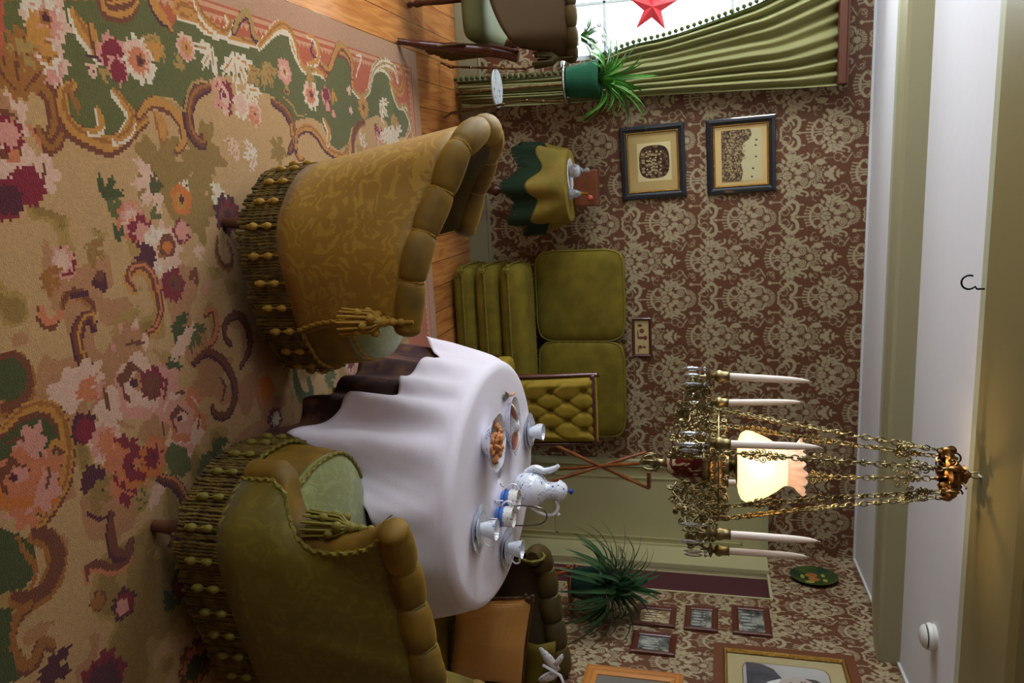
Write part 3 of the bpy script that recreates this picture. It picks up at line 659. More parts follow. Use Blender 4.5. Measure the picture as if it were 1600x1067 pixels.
# pale green door filling the right end of the back wall
doorm = mat('pale_green_paint', (182, 174, 130), 0.32, bump=0.05, bscale=8)
door = bpy.data.objects.new('door_1', None); COL.objects.link(door); struct(door)
b = MB(); b.box2((1.90, YB-.02, 0.0), (2.47, YB-.002, 1.875)); struct(b.build('door_leaf', doorm, door, smooth=False))
b = MB(); b.box2((1.86, YB-.04, 0), (1.90, YB-.0, 1.91)); b.box2((1.86, YB-.04, 1.875), (2.48, YB-.0, 1.91)); struct(b.build('door_frame', mat('door_frame_paint', (168, 168, 130), .35), door, smooth=False, bevel=.004))
b = MB()
for z in (0.12, 0.5): b.box2((1.98, YB-.026, z), (2.42, YB-.018, z+.012))
for x in (1.98, 2.41): b.box2((x, YB-.026, .12), (x+.01, YB-.018, 1.75))
b.box2((1.98, YB-.026, 1.74), (2.42, YB-.018, 1.752)); struct(b.build('door_molding', doorm, door, smooth=False))
d2 = bpy.data.objects.new('door_2', None); COL.objects.link(d2); struct(d2)
b = MB(); rbox(b, .015, .335, 0, 1.90, -.05, .012); rbox(b, .015, .03, 0, 1.9, .012, .03); rbox(b, .30, .345, 0, 1.9, .0, .03); struct(b.build('door_casing', doorm, d2, smooth=False, bevel=.004))
b = MB(); rbox(b, .345, .69, 0, 1.90, -.06, -.03); struct(b.build('door_panel', mat('dark_maroon_panel', (74, 28, 36), .6), d2, smooth=False))
b = MB(); rbox(b, .675, .69, 0, 1.9, -.03, 0.004); rbox(b, .345, .69, 1.885, 1.9, -.03, .004); struct(b.build('door_frame', doorm, d2, smooth=False))
# two ceiling beams with moulded edges
beamm = mat('beam_olive_paint', (158, 152, 118), 0.42, bump=0.06, bscale=10); beaml = mat('beam_edge_paint', (182, 184, 156), 0.4)
def beam(n, prof, x0, x1, m, m2, k):
    rows = [[(x0, y, z) for y, z in prof], [(x1, y, z) for y, z in prof]]
    o = bpy.data.objects.new(n, None); COL.objects.link(o); struct(o)
    for nm, pr, mm in (('soffit_edge', prof[:k+1], m2), ('beam_body', prof[k:], m)):
        b = MB(); b.grid([[(x0, y, z) for y, z in pr], [(x1, y, z) for y, z in pr]]); struct(b.build(nm, mm, o, smooth=False))
beam('trim_1', [(4.27, HC), (4.255, 2.425), (4.10, 2.405), (4.09, 2.398), (3.98, 2.39), (3.97, 2.38), (3.93, 2.378), (3.92, 2.37), (3.70, 2.345), (3.655, 2.345), (3.645, 2.36), (3.63, HC)], XL, 2.46, beamm, beaml, 4)
beam('trim_2', [(2.79, HC), (2.785, 2.425), (2.69, 2.42), (2.685, 2.41), (2.62, 2.405), (2.55, 2.39), (2.54, 2.38), (2.12, 2.35), (2.08, 2.36), (2.06, HC)], XL, 2.36, mat('beam_shaded_olive_paint', (128, 116, 74), .42, bump=.06, bscale=10), beaml, 3)  # nearer beam: its shade is put into a darker copy of the olive
b = MB(); b.box2((-1.2, YB-.012, HC-.012), (2.48, YB, HC)); rbox(b, 0, 5.2, HC-.012, HC, 0, .012); struct(b.build('trim_3', mat('white_ceiling_bead', (210, 210, 210), .5), smooth=False))

# window in the back wall
win = bpy.data.objects.new('window_1', None); COL.objects.link(win); struct(win)
wf = mat('window_white', (214, 220, 220), .4)
b = MB()
for x in (WX0, -1.34, WX1): b.box2((x-.03, YB+.02, WZ0), (x+.03, YB+.07, WZ1))
for z in (WZ0+.01, WZ1-.02): b.box2((WX0, YB+.03, z-.02), (WX1, YB+.06, z+.02))
for z in (.935, 1.68): b.box2((WX0, YB+.03, z-.011), (WX1, YB+.05, z+.011))
b.box2((-1.035, YB+.03, WZ0), (-1.015, YB+.05, WZ1))
struct(b.build('window_frame', wf, win, smooth=False, bevel=.004))
b = MB(); b.box2((WX0-.05, YB-.07, WZ0-.03), (WX1+.04, YB+.12, WZ0)); struct(b.build('window_sill', wf, win, smooth=False, bevel=.005))
b = MB(); b.box2((WX0, YB+.042, WZ0), (WX1, YB+.046, WZ1)); struct(b.build('window_pane', mat('window_glass', (255, 255, 255), .0, trans=1.0, ior=1.01, spec=.2), win, smooth=False))
w2 = bpy.data.objects.new('window_2', None); COL.objects.link(w2); struct(w2)
b = MB()
for y in (2.62, 3.4, 4.18): b.box2((XL-.07, y-.025, .7), (XL-.02, y+.025, 2.2))
for z in (.72, 1.6, 2.18): b.box2((XL-.06, 2.6, z-.02), (XL-.03, 4.2, z+.02))
struct(b.build('window_frame', wf, w2, smooth=False))

# ------------------------------------------------------------------ curtain with its rod board
ct = thing('curtain', 'long olive pleated curtain with pompom edge beside the bright window', 'curtain', (-0.6, 4.80, 0))
YC = 4.80
Lp = [(1312, -60), (1200, 0), (1160, 18), (1100, 40), (1040, 60), (990, 72), (940, 92), (900, 112), (870, 120), (800, 124), (740, 128), (714, 130)]
Rp = [(1312, 134), (1250, 138), (1180, 141), (1100, 145), (1040, 148), (990, 151), (940, 156), (900, 160), (870, 162), (800, 166), (740, 168), (722, 168)]
Lw = cat([at(x, y, YC) for x, y in Lp], 6); Rw = cat([at(x, y, YC) for x, y in Rp], 6)
b = MB(); rows = []
for i, (l, r) in enumerate(zip(Lw, Rw)):
    wd = (r-l).length; row = []
    for k in range(121):
        t = k/120; p = l.lerp(r, t); am = min(.022, wd*.05)*(1.0+.35*math.sin(9*t+i*.05))
        p.y += am*math.sin(t*2*PI*8.5+.6*math.sin(t*7+i*.03)) + .012*math.sin(t*17+i*.11); row.append(p)
    rows.append(row)
b.grid(rows); b.build('curtain_drape', mat('curtain_cloth', (128, 126, 80), .85, sheen=.2, col2=(146, 142, 94), scale=5, stretch=(1, 1, .1)), ct, solid=.004)
pl = resamp(Lw, 66)
pm = mat('pompom_wool', (72, 84, 40), .95)
b = MB(); b.rope([p+Vector((-.003, 0, 0)) for p in pl], .006, 60); b.build('braid', pm, ct)
for i, p in enumerate(pl):
    if i % 1 == 0 and 4 < i < 66:
        b = MB(); b.ball(p+Vector((-.022, -.005, -.004)), .0135, 8, 6); b.tube([p, p+Vector((-.02, -.003, -.003))], .003, 5); b.build('pompom', pm, ct)
b = MB(); p = at(1318, 60, 4.79)
b.box2((-1.9, 4.72, p.z-.03), (-.425, 4.86, p.z+.012)); b.box2((-1.9, 4.715, p.z+.012), (-.42, 4.87, p.z+.022))
o = b.build('curtain_board', mat('red_brown_wood', (94, 52, 38), .45), smooth=False, bevel=.006); tag(o, 'red-brown wooden curtain board above the pleated olive curtain', 'curtain rod')
# things in the window
st = thing('paper_star', 'red paper star hanging in the bright window', 'star', at(1020, 12, 4.86))
b = MB(); c = at(1020, 12, 4.86)
P = []
for k in range(10):
    a = 2*PI*k/10+.5; r = .15 if k % 2 == 0 else .055; P.append(c+Vector((math.cos(a)*r, 0, math.sin(a)*r)))
b.add(P+[c+Vector((0, -.03, 0)), c+Vector((0, .03, 0))], [(k, (k+1) % 10, 10) for k in range(10)]+[((k+1) % 10, k, 11) for k in range(10)])
b.build('star_body', mat('red_paper', (226, 64, 72), .7), st, smooth=False)
b = MB(); b.tube([c+Vector((0, 0, .1)), (c.x, c.y, 2.25)], .0015, 5); b.build('cord', mat('dark_string', (60, 50, 40), .8), st)
sp = thing('sill_plant', 'small flowering plant on the window sill behind the pot', 'plant', (-.83, 4.9, .70))
def leafstrip(b, base, direc, length, width, droop, n=10, twist=0.0, up=(0, 0, 1)):
    p = Vector(base); d = vnorm(direc); step = length/n; L, R, Cc = [], [], []
    side = vnorm(d.cross(Vector(up))) if d.cross(Vector(up)).length > 1e-3 else Vector((1, 0, 0))
    for i in range(n+1):
        t = i/n; wd = width*(math.sin(PI*min(1, .12+t*.88))**.8) if t < 1 else .0005
        sd = vnorm(side+Vector((0, 0, 1))*twist*t)
        nr = vnorm(sd.cross(d)); L.append(p-sd*wd/2+nr*wd*.12); R.append(p+sd*wd/2+nr*wd*.12); Cc.append(p-nr*wd*.05)
        p = p+d*step; d = vnorm(d+Vector((0, 0, -1))*droop*step)
    b.grid([[a, m, c_] for a, m, c_ in zip(L, Cc, R)])
leaf_l = mat('bright_leaf', (70, 124, 40), .4, col2=(46, 92, 30), scale=12, sheen=.1); leaf_d = mat('dark_leaf', (30, 62, 34), .45, col2=(50, 88, 46), scale=10)
b = MB()
for k in range(22):
    a = random.random()*6.28; leafstrip(b, (-.83+.02*math.cos(a), 4.9, .79), (math.cos(a), .4*math.sin(a), 1.2), .11+.05*random.random(), .03, 9)
b.build('foliage', leaf_l, sp)
b = MB()
for k in range(14): b.ball((-.83+random.uniform(-.07, .07), 4.9+random.uniform(-.03, .03), .84+random.uniform(-.02, .09)), .014, 6, 5)
b.build('blossom', mat('pale_blossom', (236, 226, 232), .6), sp)
b = MB(); b.lathe([(0, .701), (.035, .701), (.045, .78), (.040, .78), (0, .77)], (-.83, 4.9, 0), 16); b.build('pot', mat('white_pot', (220, 220, 216), .5), sp)

# ------------------------------------------------------------------ armchairs
def offs(P, k, inward):
    out = []
    for i in range(len(P)):
        t = P[min(i+1, len(P)-1)]-P[max(i-1, 0)]; t = vnorm((t.x, t.y, 0))
        n = Vector((t.y, -t.x, 0)) if inward > 0 else Vector((-t.y, t.x, 0)); out.append(P[i]+n*k)
    return out
def tub_chair(name, label, cat_, loc, band, base, rim, front_edge, inward, segs, M, legs, seat_z=.44, tassels=(), roll=.043, fringe_z=(.265, .118)):
    """band: closed ring at the skirt; base: shell foot path (z .40); rim: cord line under the roll"""
    covr, vel, cord, seatm, inner = M
    root = thing(name, label, cat_, loc)
    N = 90
    B_ = resamp(cat(base, 8), N); R_ = resamp(cat(rim, 8), N)
    # upholstered skirt band
    bd = resamp(cat(band+[band[0]], 8), 140)
    b = MB(); b.grid([[Vector((p.x, p.y, z))*1.0 for p in offs(bd, -o_, inward)] for z, o_ in ((.255, -.006), (.30, -.008), (.36, -.014), (.405, -.020), (.415, -.04))]); b.build('seat_rail', vel, root)
    # outside shell
    rows = []
    K = 10; fe = resamp(cat(front_edge, 6), K+1) if front_edge else None
    for k in range(K+1):
        t = k/K; row = []
        for j in range(N):
            p = B_[j].lerp(R_[j], t); p += (B_[j]-R_[j])*0.0; row.append(p)
        row = [r - (q*.012*math.sin(PI*t)) for r, q in zip(row, [vnorm((R_[j]-B_[j]).cross(Vector((0, 0, 1))))*0 for j in range(N)])]
        if fe:
            dlt = fe[k]-row[0]
            for j in range(N):
                s = j/(N-1); row[j] = row[j]+dlt*max(0, 1-s/.42)**2.2
        rows.append(row)
    sh = MB(); sh.grid(rows); sh.build('outside_cover', covr, root, solid=.004)
    # inside lining from the roll to the seat
    def disp(z):
        if not fe: return Vector((0, 0, 0))
        t = max(0, min(1, (z-rows[0][0].z)/(rows[-1][0].z-rows[0][0].z))); q = t*K; i = min(K-1, int(q)); return (fe[i]-B_[0].lerp(R_[0], i/K)).lerp(fe[i+1]-B_[0].lerp(R_[0], (i+1)/K), q-i)
    Ri = offs(R_, .075, inward); Bi = offs(B_, .085, inward)
    ir = []
    for k in range(9):
        t = k/8; row = [Vector((Ri[j].x, Ri[j].y, Ri[j].z+.02)).lerp(Vector((Bi[j].x, Bi[j].y, .36)), t)+(offs(R_, .018*math.sin(PI*t), inward)[j]-R_[j]) for j in range(N)]
        dq = disp(row[0].z); dq = Vector((dq.x, dq.y, 0)); ir.append([row[j]+dq*max(0, 1-(j/(N-1))/.42)**2.2 for j in range(N)])
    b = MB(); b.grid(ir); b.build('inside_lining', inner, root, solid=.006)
    # puffed roll along the top
    rc = offs(R_, roll*.55, inward); rc = [Vector((p.x, p.y, p.z+roll*.55)) for p in rc]; rc = resamp(rc, segs*16+1)
    rad = []
    for i in range(len(rc)):
        t = (i % 16)/16; q = abs(math.sin(PI*t))**.42; rad.append(roll*(.80+.27*q) if 0 < i < len(rc)-1 else roll*.5)
    t0 = vnorm(rc[0]-rc[1]); t1 = vnorm(rc[-1]-rc[-2]); rad[0] = roll*.98; rad[-1] = roll*.98
    rc2 = [rc[0]+t0*roll*k for k in (.62, .58, .45, .25)]+rc+[rc[-1]+t1*roll*k for k in (.25, .45, .58, .62)]; rad2 = [roll*k for k in (.05, .38, .7, .9)]+rad+[roll*k for k in (.9, .7, .38, .05)]
    b = MB(); b.tube(rc2, rad2, 18, flat=1.12); b.build('top_roll', vel, root)
    b = MB()
    for k in range(1, segs):
        p = rc[k*16]; t = vnorm(rc[k*16+1]-rc[k*16-1]); a = vnorm(Vector((0, 0, 1))-t*t.z); c = t.cross(a)
        b.rope([p+(a*math.cos(q)+c*math.sin(q))*roll*.86 for q in np.linspace(0, 2*PI, 26)], .0035, 60, 6)
    b.rope(resamp(R_, 420), .0068, 60, 8)
    b.rope(resamp(bd, 240), .0075, 45, 8) if False else b.rope([Vector((p.x, p.y, .262)) for p in offs(resamp(bd, 600), -.004, inward)], .0068, 60, 8)
    if fe:
        E = [r[0] for r in rows]; b.rope(resamp(E, 200), .0070, 60, 8)
    b.build('cord_piping', cord, root)
    if fe:   # velvet facing of the arm front
        E = resamp([r[0] for r in rows], 30); q = vnorm(((Ri[0]-R_[0]).x, (Ri[0]-R_[0]).y, 0)); fw = vnorm(((R_[0]-R_[3]).x, (R_[0]-R_[3]).y, 0))
        b = MB(); b.grid([[p+q*(.0+.085*u)+fw*.020*math.sin(PI*u)**.7 for u in (0, .1, .25, .4, .55, .7, .85, 1)] for p in E]); b.build('arm_facing', vel, root)
    # seat cushion
    cx = sum(p.x for p in bd)/len(bd); cy = sum(p.y for p in bd)/len(bd)
    b = MB(); rows2 = []
    for r_, z in ((1.0, .405), (.995, .425), (.96, seat_z-.01), (.88, seat_z+.006), (.7, seat_z+.022), (.4, seat_z+.032), (0.02, seat_z+.035)):
        rows2.append([Vector((cx+(p.x-cx)*r_*.93, cy+(p.y-cy)*r_*.93, z)) for p in bd[:-1:2]])
    b.grid(rows2, closed=True); b.build('seat_cushion', seatm, root)
    b = MB(); b.rope([Vector((cx+(p.x-cx)*.925, cy+(p.y-cy)*.925, .428)) for p in resamp(bd, 600)], .006, 60, 8); b.build('seat_piping', cord, root)
    # bullion fringe
    zt, zb = fringe_z; L = plen(bd); n = int(L/.0105); fr = resamp(bd, n); fo = offs(fr, -.006, inward); b = MB(); rg = random.Random(3)
    for i, p in enumerate(fo):
        q = fo[(i+1) % n]-p; q = vnorm(q); jx = rg.uniform(-.003, .003); z2 = zb+rg.uniform(-.006, .012)
        w_ = None
        pts = [Vector((p.x, p.y, zt)), Vector((p.x+q.x*jx, p.y+q.y*jx, (zt+z2)/2)), Vector((p.x+q.x*2*jx, p.y+q.y*2*jx, z2))]
        b.rope([pts[0].lerp(pts[2], u/14)+Vector((q.x, q.y, 0))*jx*math.sin(u*.5) for u in range(15)], .0054, 70, 6); b.ball(pts[2], .0068, 6, 4)
    n = int(L/.085); fr = resamp(bd, n+1)[:-1]; fo = offs(fr, -.016, inward); o = b.build('fringe', fringem, root); o['kind'] = 'stuff'; b = MB()
    for i, p in enumerate(fo):
        for z in ((zt-.036, .012), (zt-.088, .013)):
            b.ball((p.x, p.y, z[0]), z[1], 8, 6, (1, 1, 1.25)); b.ball((p.x, p.y, z[0]-.013), z[1]*.7, 6, 4)
            b.tube([(p.x, p.y, zt), (p.x, p.y, z[0])], .0025, 4)
    o = b.build('fringe_knobs', cord, root); o['kind'] = 'stuff'
    for (lx, ly) in legs:
        b = MB(); d = vnorm((lx-cx, ly-cy, 0))
        b.tube([(lx-d.x*.03, ly-d.y*.03, .27), (lx-d.x*.012, ly-d.y*.012, .16), (lx, ly, .06), (lx+d.x*.006, ly+d.y*.006, .014)], [.030, .027, .020, .017], 12)
        b.build('leg', woodm, root)
    for tp in tassels:
        tp = Vector(tp); b = MB(); dz = Vector((0, 0, -1))
        b.tube([tp+Vector((0, 0, .01)), tp+dz*.02], .005, 6)
        for z, r in ((.028, .012), (.045, .009), (.056, .013), (.070, .011), (.085, .016)): b.ball(tp+dz*z, r, 10, 6)
        b.lathe([(.012, -.20), (.034, -.195), (.030, -.15), (.020, -.11), (.014, -.085)], tp, 18, fl=lambda a, z: .12*math.sin(a*9))
        for k in range(40):
            a = 2*PI*k/40; r = .018+.007*(k % 3); b.tube([tp+dz*.085, tp+dz*.12+Vector((math.cos(a)*r, math.sin(a)*r, 0)), tp+dz*(.20+.01*(k % 3))+Vector((math.cos(a)*r*1.3, math.sin(a)*r*1.3, 0))], .0045, 5)
        for k in range(9):
            a = 2*PI*k/9; b.ball(tp+dz*(.115+.024*(k % 3))+Vector((math.cos(a)*.033, math.sin(a)*.033, 0)), .014, 8, 6)
        b.build('tassel', cord, root)
    return root
V3 = lambda x, y, z: Vector((x, y, z))
def zz(L, z): return [V3(x, y, z) for x, y in L]
band1 = zz([(.44, 2.235), (.335, 2.20), (.24, 2.172), (.168, 2.165), (.09, 2.182), (.01, 2.25), (-.055, 2.34), (-.085, 2.455), (-.07, 2.57), (-.01, 2.65), (.09, 2.70), (.22, 2.73), (.36, 2.73), (.49, 2.69), (.59, 2.59), (.62, 2.46), (.57, 2.33)], 0)
base1 = zz([(.44, 2.222), (.335, 2.188), (.24, 2.16), (.165, 2.152), (.083, 2.17), (.0, 2.24), (-.067, 2.335), (-.097, 2.455), (-.082, 2.58), (-.015, 2.662), (.085, 2.712), (.22, 2.742)], .262)
rim1 = [az(621, 514, .665), az(624, 475, .675), az(633, 407, .70), az(653, 343, .73), az(676, 293, .77), az(704, 222, .82), V3(-.19, 2.42, .845), V3(-.175, 2.58, .835), V3(-.09, 2.70, .78), V3(.04, 2.74, .715), V3(.165, 2.73, .675)]
fe1 = [V3(.44, 2.222, .262), at(495, 505, 2.19), at(520, 502, 2.17), at(550, 498, 2.15), at(580, 494, 2.13), at(600, 495, 2.12), at(614, 501, 2.11), rim1[0]]
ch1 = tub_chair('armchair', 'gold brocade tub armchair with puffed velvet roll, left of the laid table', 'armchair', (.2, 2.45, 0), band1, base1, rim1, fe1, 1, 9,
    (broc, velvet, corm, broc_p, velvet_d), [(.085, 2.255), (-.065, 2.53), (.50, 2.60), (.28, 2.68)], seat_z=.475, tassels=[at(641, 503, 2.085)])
band2 = zz([(.80, 1.84), (.845, 1.765), (.894, 1.71), (.955, 1.685), (1.03, 1.69), (1.15, 1.71), (1.30, 1.75), (1.47, 1.81), (1.58, 1.93), (1.58, 2.05), (1.48, 2.17), (1.28, 2.24), (1.12, 2.27), (.96, 2.26), (.85, 2.20), (.79, 2.11), (.775, 1.97)], 0)
base2 = zz([(.802, 1.825), (.842, 1.757), (.892, 1.70), (.954, 1.674), (1.03, 1.678), (1.15, 1.698), (1.30, 1.738), (1.475, 1.80), (1.592, 1.925), (1.595, 2.055), (1.55, 2.12)], .262)
rim2 = [az(597, 841, .75), az(610, 882, .75), az(622, 927, .755), az(633, 976, .77), az(645, 1022, .785), az(655, 1064, .80), V3(1.50, 1.80, .83), V3(1.63, 1.89, .845), V3(1.67, 2.01, .835), V3(1.65, 2.11, .81)]
fe2 = [V3(.802, 1.825, .262), at(410, 750, 1.80), at(430, 751, 1.79), at(442, 760, 1.78), at(447, 782, 1.77), at(450, 808, 1.76), at(458, 832, 1.75), at(470, 850, 1.74), at(492, 862, 1.73), at(534, 866, 1.72), at(576, 858, 1.71), rim2[0]]
ch2 = tub_chair('armchair', 'olive green tub armchair tucked under the white cloth, nearest the camera', 'armchair', (1.15, 1.95, 0), band2, base2, rim2, fe2, -1, 8,
    (broc_g, velvet, cordg, broc_p, velvet_g), [(.925, 1.735), (1.44, 1.86), (.84, 2.12)], tassels=[at(594, 828, 1.78)])
# ------------------------------------------------------------------ oval table with two cloths
TC = Vector((1.165, 2.785, 0)); TA, TB = .462, .59; TZ = .735
def tp(ph, k=1.0, off=0.0):
    c, s = math.cos(ph), math.sin(ph); p = Vector((TA*c*k, TB*s*k, 0)); n = vnorm((c/TA, s/TB, 0)); return TC+p+n*off
tb = thing('oval_table', 'oval table hidden under a dark patterned cloth and a white cloth', 'table', tuple(TC))
b = MB(); b.lathe([(0, .69), (.94, .69), (.97, .70), (.97, .722), (.95, .728), (0, .728)], TC, 64, TA, TB); b.build('table_top', woodd, tb)
for lx, ly in ((.83, 2.86), (.88, 2.43), (1.42, 2.47), (1.42, 3.1)):
    b = MB(); b.lathe([(.012, .012), (.016, .03), (.028, .07), (.018, .10), (.03, .16), (.034, .3), (.022, .36), (.03, .4), (.03, .69)], (lx, ly, 0), 14); o = b.build('leg', woodd, tb)
    b = MB(); b.ball((lx, ly, .014), .014, 10, 6); b.build('caster', brassb, o)
NPH = 360
def hemfun(tab):
    xs = [t[0] for t in tab]+[tab[0][0]+360]; ys = [t[1] for t in tab]+[tab[0][1]]
    def f(a): 
        a = a % 360
        if a < xs[0]: a += 360
        return float(np.interp(a, xs, ys))
    return f
whem = hemfun([(10, .50), (40, .55), (90, .50), (130, .50), (146, .44), (153, .36), (160, .42), (172, .50), (186, .50), (194, .475), (202, .46), (206, .47), (210.5, .475), (213, .40), (216, .335), (221, .31), (228, .24), (234, .175), (236, .23), (240.5, .33), (248, .40), (257.5, .48), (271, .52), (290, .55), (305, .45), (322, .30), (340, .42)])
uhem = hemfun([(0, .2), (90, .2), (150, .17), (170, .20), (186, .23), (198, .25), (206, .22), (214, .22), (218, .15), (226, .15), (231, .06), (245, .10), (280, .15)])
def fold(a, k):   # radial folds, degrees
    f = 0
    for c, w_, h in ((153, 6, 1.7), (172, 4.5, -.2), (187, 5, 1.0), (196, 4, -.3), (203, 4.5, .8), (210, 3, -.3), (217, 5, 1.5), (226, 4, -.1), (234, 6, 1.5), (246, 5, -.2), (258, 6, 1.0), (270, 6, 0), (280, 8, .7), (298, 8, .7), (318, 9, 1.3), (338, 8, .6), (0, 8, .8), (22, 8, .8), (45, 8, .9), (70, 8, .8), (95, 8, .8), (118, 8, .8), (142, 8, .9)):
        d_ = (a-c+180) % 360-180; f += h*math.exp(-(d_/w_)**2)
    return f*k
def cloth(name, m, label, hem, zt, flare, amp, r0, off0, lim=None):
    rows = []
    for k, q in enumerate((.001, .3, .6, .85, .93)): rows.append([Vector((*(tp(2*PI*i/NPH, q*r0).xy), zt)) for i in range(NPH)])
    for t in (15, 35, 55, 75, 90): 
        t_ = math.radians(t); rows.append([Vector((*(tp(2*PI*i/NPH, .93*r0, (1-.93)*TA*1.05*math.sin(t_)+off0*math.sin(t_)).xy), zt-.035*(1-math.cos(t_)))) for i in range(NPH)])
    for k in range(1, 23):
        t = k/22; row = []
        for i in range(NPH):
            a = i*360/NPH; h = hem(a); z = zt-.035-(zt-.035-h)*t
            dep = (zt-.035-z)/.5
            o_ = off0+flare*dep+amp*fold(a, 1)*(dep**.6 if dep > 0 else 0)+.0012*math.sin(a*.9+k*.6)*t
            row.append(Vector((*(tp(2*PI*i/NPH, .93*r0, (1-.93)*TA*1.05+o_).xy), z)))
        rows.append(row)
    b = MB(); b.grid(rows, closed=True)
    o = b.build(name, m, solid=.003); tag(o, label, 'tablecloth'); return o
cloth('under_cloth', mat('burgundy_tapestry', (44, 14, 16), .9, sheen=.4, col2=(86, 52, 32), scale=9, detail=4, lo=.46, hi=.60), 'dark burgundy floral tapestry cloth hanging below the white tablecloth', uhem, .733, .035, .030, 1.0, 0)
cloth('tablecloth', mat('white_linen', (226, 216, 226), .85, bump=.25, bscale=420, sheen=.2), 'white linen tablecloth with deep folds over the oval table', whem, .745, .050, .050, 1.0, .006)

# ------------------------------------------------------------------ china
def china():
    M = Mt('blue_sprig_porcelain'); tc = M.n('ShaderNodeTexCoord')
    v = M.n('ShaderNodeTexVoronoi', Scale=42.0); v.feature = 'DISTANCE_TO_EDGE'; nz = M.n('ShaderNodeTexNoise', Scale=26.0, Detail=2.0)
    M.l(tc.outputs['Object'], nz.inputs['Vector']); M.l(tc.outputs['Object'], v.inputs['Vector'])
    a = M.n('ShaderNodeMath', operation='LESS_THAN'); a.inputs[1].default_value = .022; M.l(v.outputs['Distance'], a.inputs[0])
    v2 = M.n('ShaderNodeTexVoronoi', Scale=48.0); M.l(tc.outputs['Object'], v2.inputs['Vector']); c = M.n('ShaderNodeMath', operation='LESS_THAN'); c.inputs[1].default_value = .22; M.l(v2.outputs['Distance'], c.inputs[0])
    g = M.n('ShaderNodeMath', operation='GREATER_THAN'); g.inputs[1].default_value = .53; M.l(nz.outputs['Fac'], g.inputs[0])
    m1 = M.n('ShaderNodeMath', operation='MAXIMUM'); M.l(a.outputs[0], m1.inputs[0]); M.l(c.outputs[0], m1.inputs[1])
    m2 = M.n('ShaderNodeMath', operation='MULTIPLY'); M.l(m1.outputs[0], m2.inputs[0]); M.l(g.outputs[0], m2.inputs[1])
    mx = M.n('ShaderNodeMixRGB'); mx.inputs['Color1'].default_value = rgb(226, 228, 236); mx.inputs['Color2'].default_value = rgb(74, 96, 158); M.l(m2.outputs[0], mx.inputs['Fac'])
    M.l(mx.outputs[0], M.b.inputs['Base Color']); M.b.inputs['Roughness'].default_value = .1; M.b.inputs['Coat Weight'].default_value = .5
    return M.m
chm = china(); blue = mat('cobalt_blue', (40, 62, 140), .2); bluec = mat('bright_blue_glaze', (64, 112, 196), .2, col2=(84, 130, 210), scale=30, stretch=(1, 1, 8))
T0 = .748
def cupset(label, x, y, rz=0.0, first=[None]):
    if first[0] is None:
        r = thing('cup_and_saucer', label, 'cup', (x, y, T0), 'blue and white coffee cups on the tablecloth'); o = Vector((x, y, T0))
        b = MB(); b.lathe([(0, .002), (.05, .002), (.085, .012), (.087, .014), (.05, .006), (0, .006)], o, 40); b.build('plate', chm, r)
        b = MB(); b.lathe([(0, .008), (.035, .008), (.066, .022), (.067, .024), (.034, .012), (0, .012)], o, 36); b.build('saucer', chm, r)
        b = MB(); b.lathe([(0, .014), (.021, .014), (.023, .020), (.030, .045), (.037, .073), (.0385, .077), (.0365, .077), (.028, .045), (.020, .022), (0, .02)], o, 36); c = b.build('cup', chm, r)
        b = MB(); b.tube(cat([o+V3(.034, 0, .066), o+V3(.052, 0, .066), o+V3(.058, 0, .05), o+V3(.046, 0, .034), o+V3(.029, 0, .034)], 6), .0035, 8); b.build('handle', white, c)
        b = MB(); b.tube([o+V3(-.03, -.045, .025), o+V3(.01, -.052, .028), o+V3(.045, -.05, .032)], .0018, 6); b.ball(o+V3(.055, -.048, .032), .010, 10, 6, (1.3, .8, .3)); b.build('teaspoon', mat('silver', (190, 190, 196), .2, 1.0), r)
        first[0] = r; r.rotation_euler = (0, 0, rz); return r
    return dup(first[0], (x, y, T0), label, rz)
cupset('blue and white cup on saucer and plate, nearest the camera at table edge', 1.228, 2.463, -.4)
cupset('blue and white cup and saucer at the far edge before the tufted chair', 1.128, 3.265, 1.9)
cupset('blue and white cup and saucer behind the blue banded creamer', 1.472, 2.795, -.3)
# coffee pot
pc = Vector((1.305, 3.02, T0)); pot = thing('coffee_pot', 'tall blue and white porcelain coffee pot with blue knob', 'coffee pot', tuple(pc))
b = MB(); b.lathe([(0, 0), (.045, 0), (.050, .004), (.062, .022), (.073, .055), (.075, .085), (.068, .115), (.050, .143), (.038, .155), (.036, .162), (.034, .195), (.038, .215), (.040, .220), (.036, .222), (0, .222)], pc, 44); b.build('pot_body', chm, pot)
b = MB(); b.lathe([(.044, .218), (.043, .226), (.038, .232), (.030, .248), (.014, .258), (0, .260)], pc, 36); l_ = b.build('lid', chm, pot)
b = MB(); b.lathe([(.004, .257), (.005, .266), (.012, .272), (.012, .280), (.006, .286), (0, .287)], pc, 16); b.build('knob', blue, l_)
b = MB(); b.tube(cat([pc+V3(-.062, .01, .055), pc+V3(-.086, .01, .10), pc+V3(-.078, .01, .15), pc+V3(-.092, .01, .20), pc+V3(-.104, .01, .218)], 8), list(np.linspace(.020, .0085, 33)), 14); b.build('spout', chm, pot)
b = MB(); b.tube(cat([pc+V3(.036, -.01, .205), pc+V3(.07, -.014, .212), pc+V3(.094, -.02, .19), pc+V3(.100, -.02, .16), pc+V3(.09, -.02, .12), pc+V3(.072, -.015, .075)], 8), list(np.linspace(.008, .0055, 41)), 10); b.ball(pc+V3(.094, -.02, .215), .008, 8, 6); b.build('handle', white, pot)
pot.scale = (1.06, 1.06, .885)
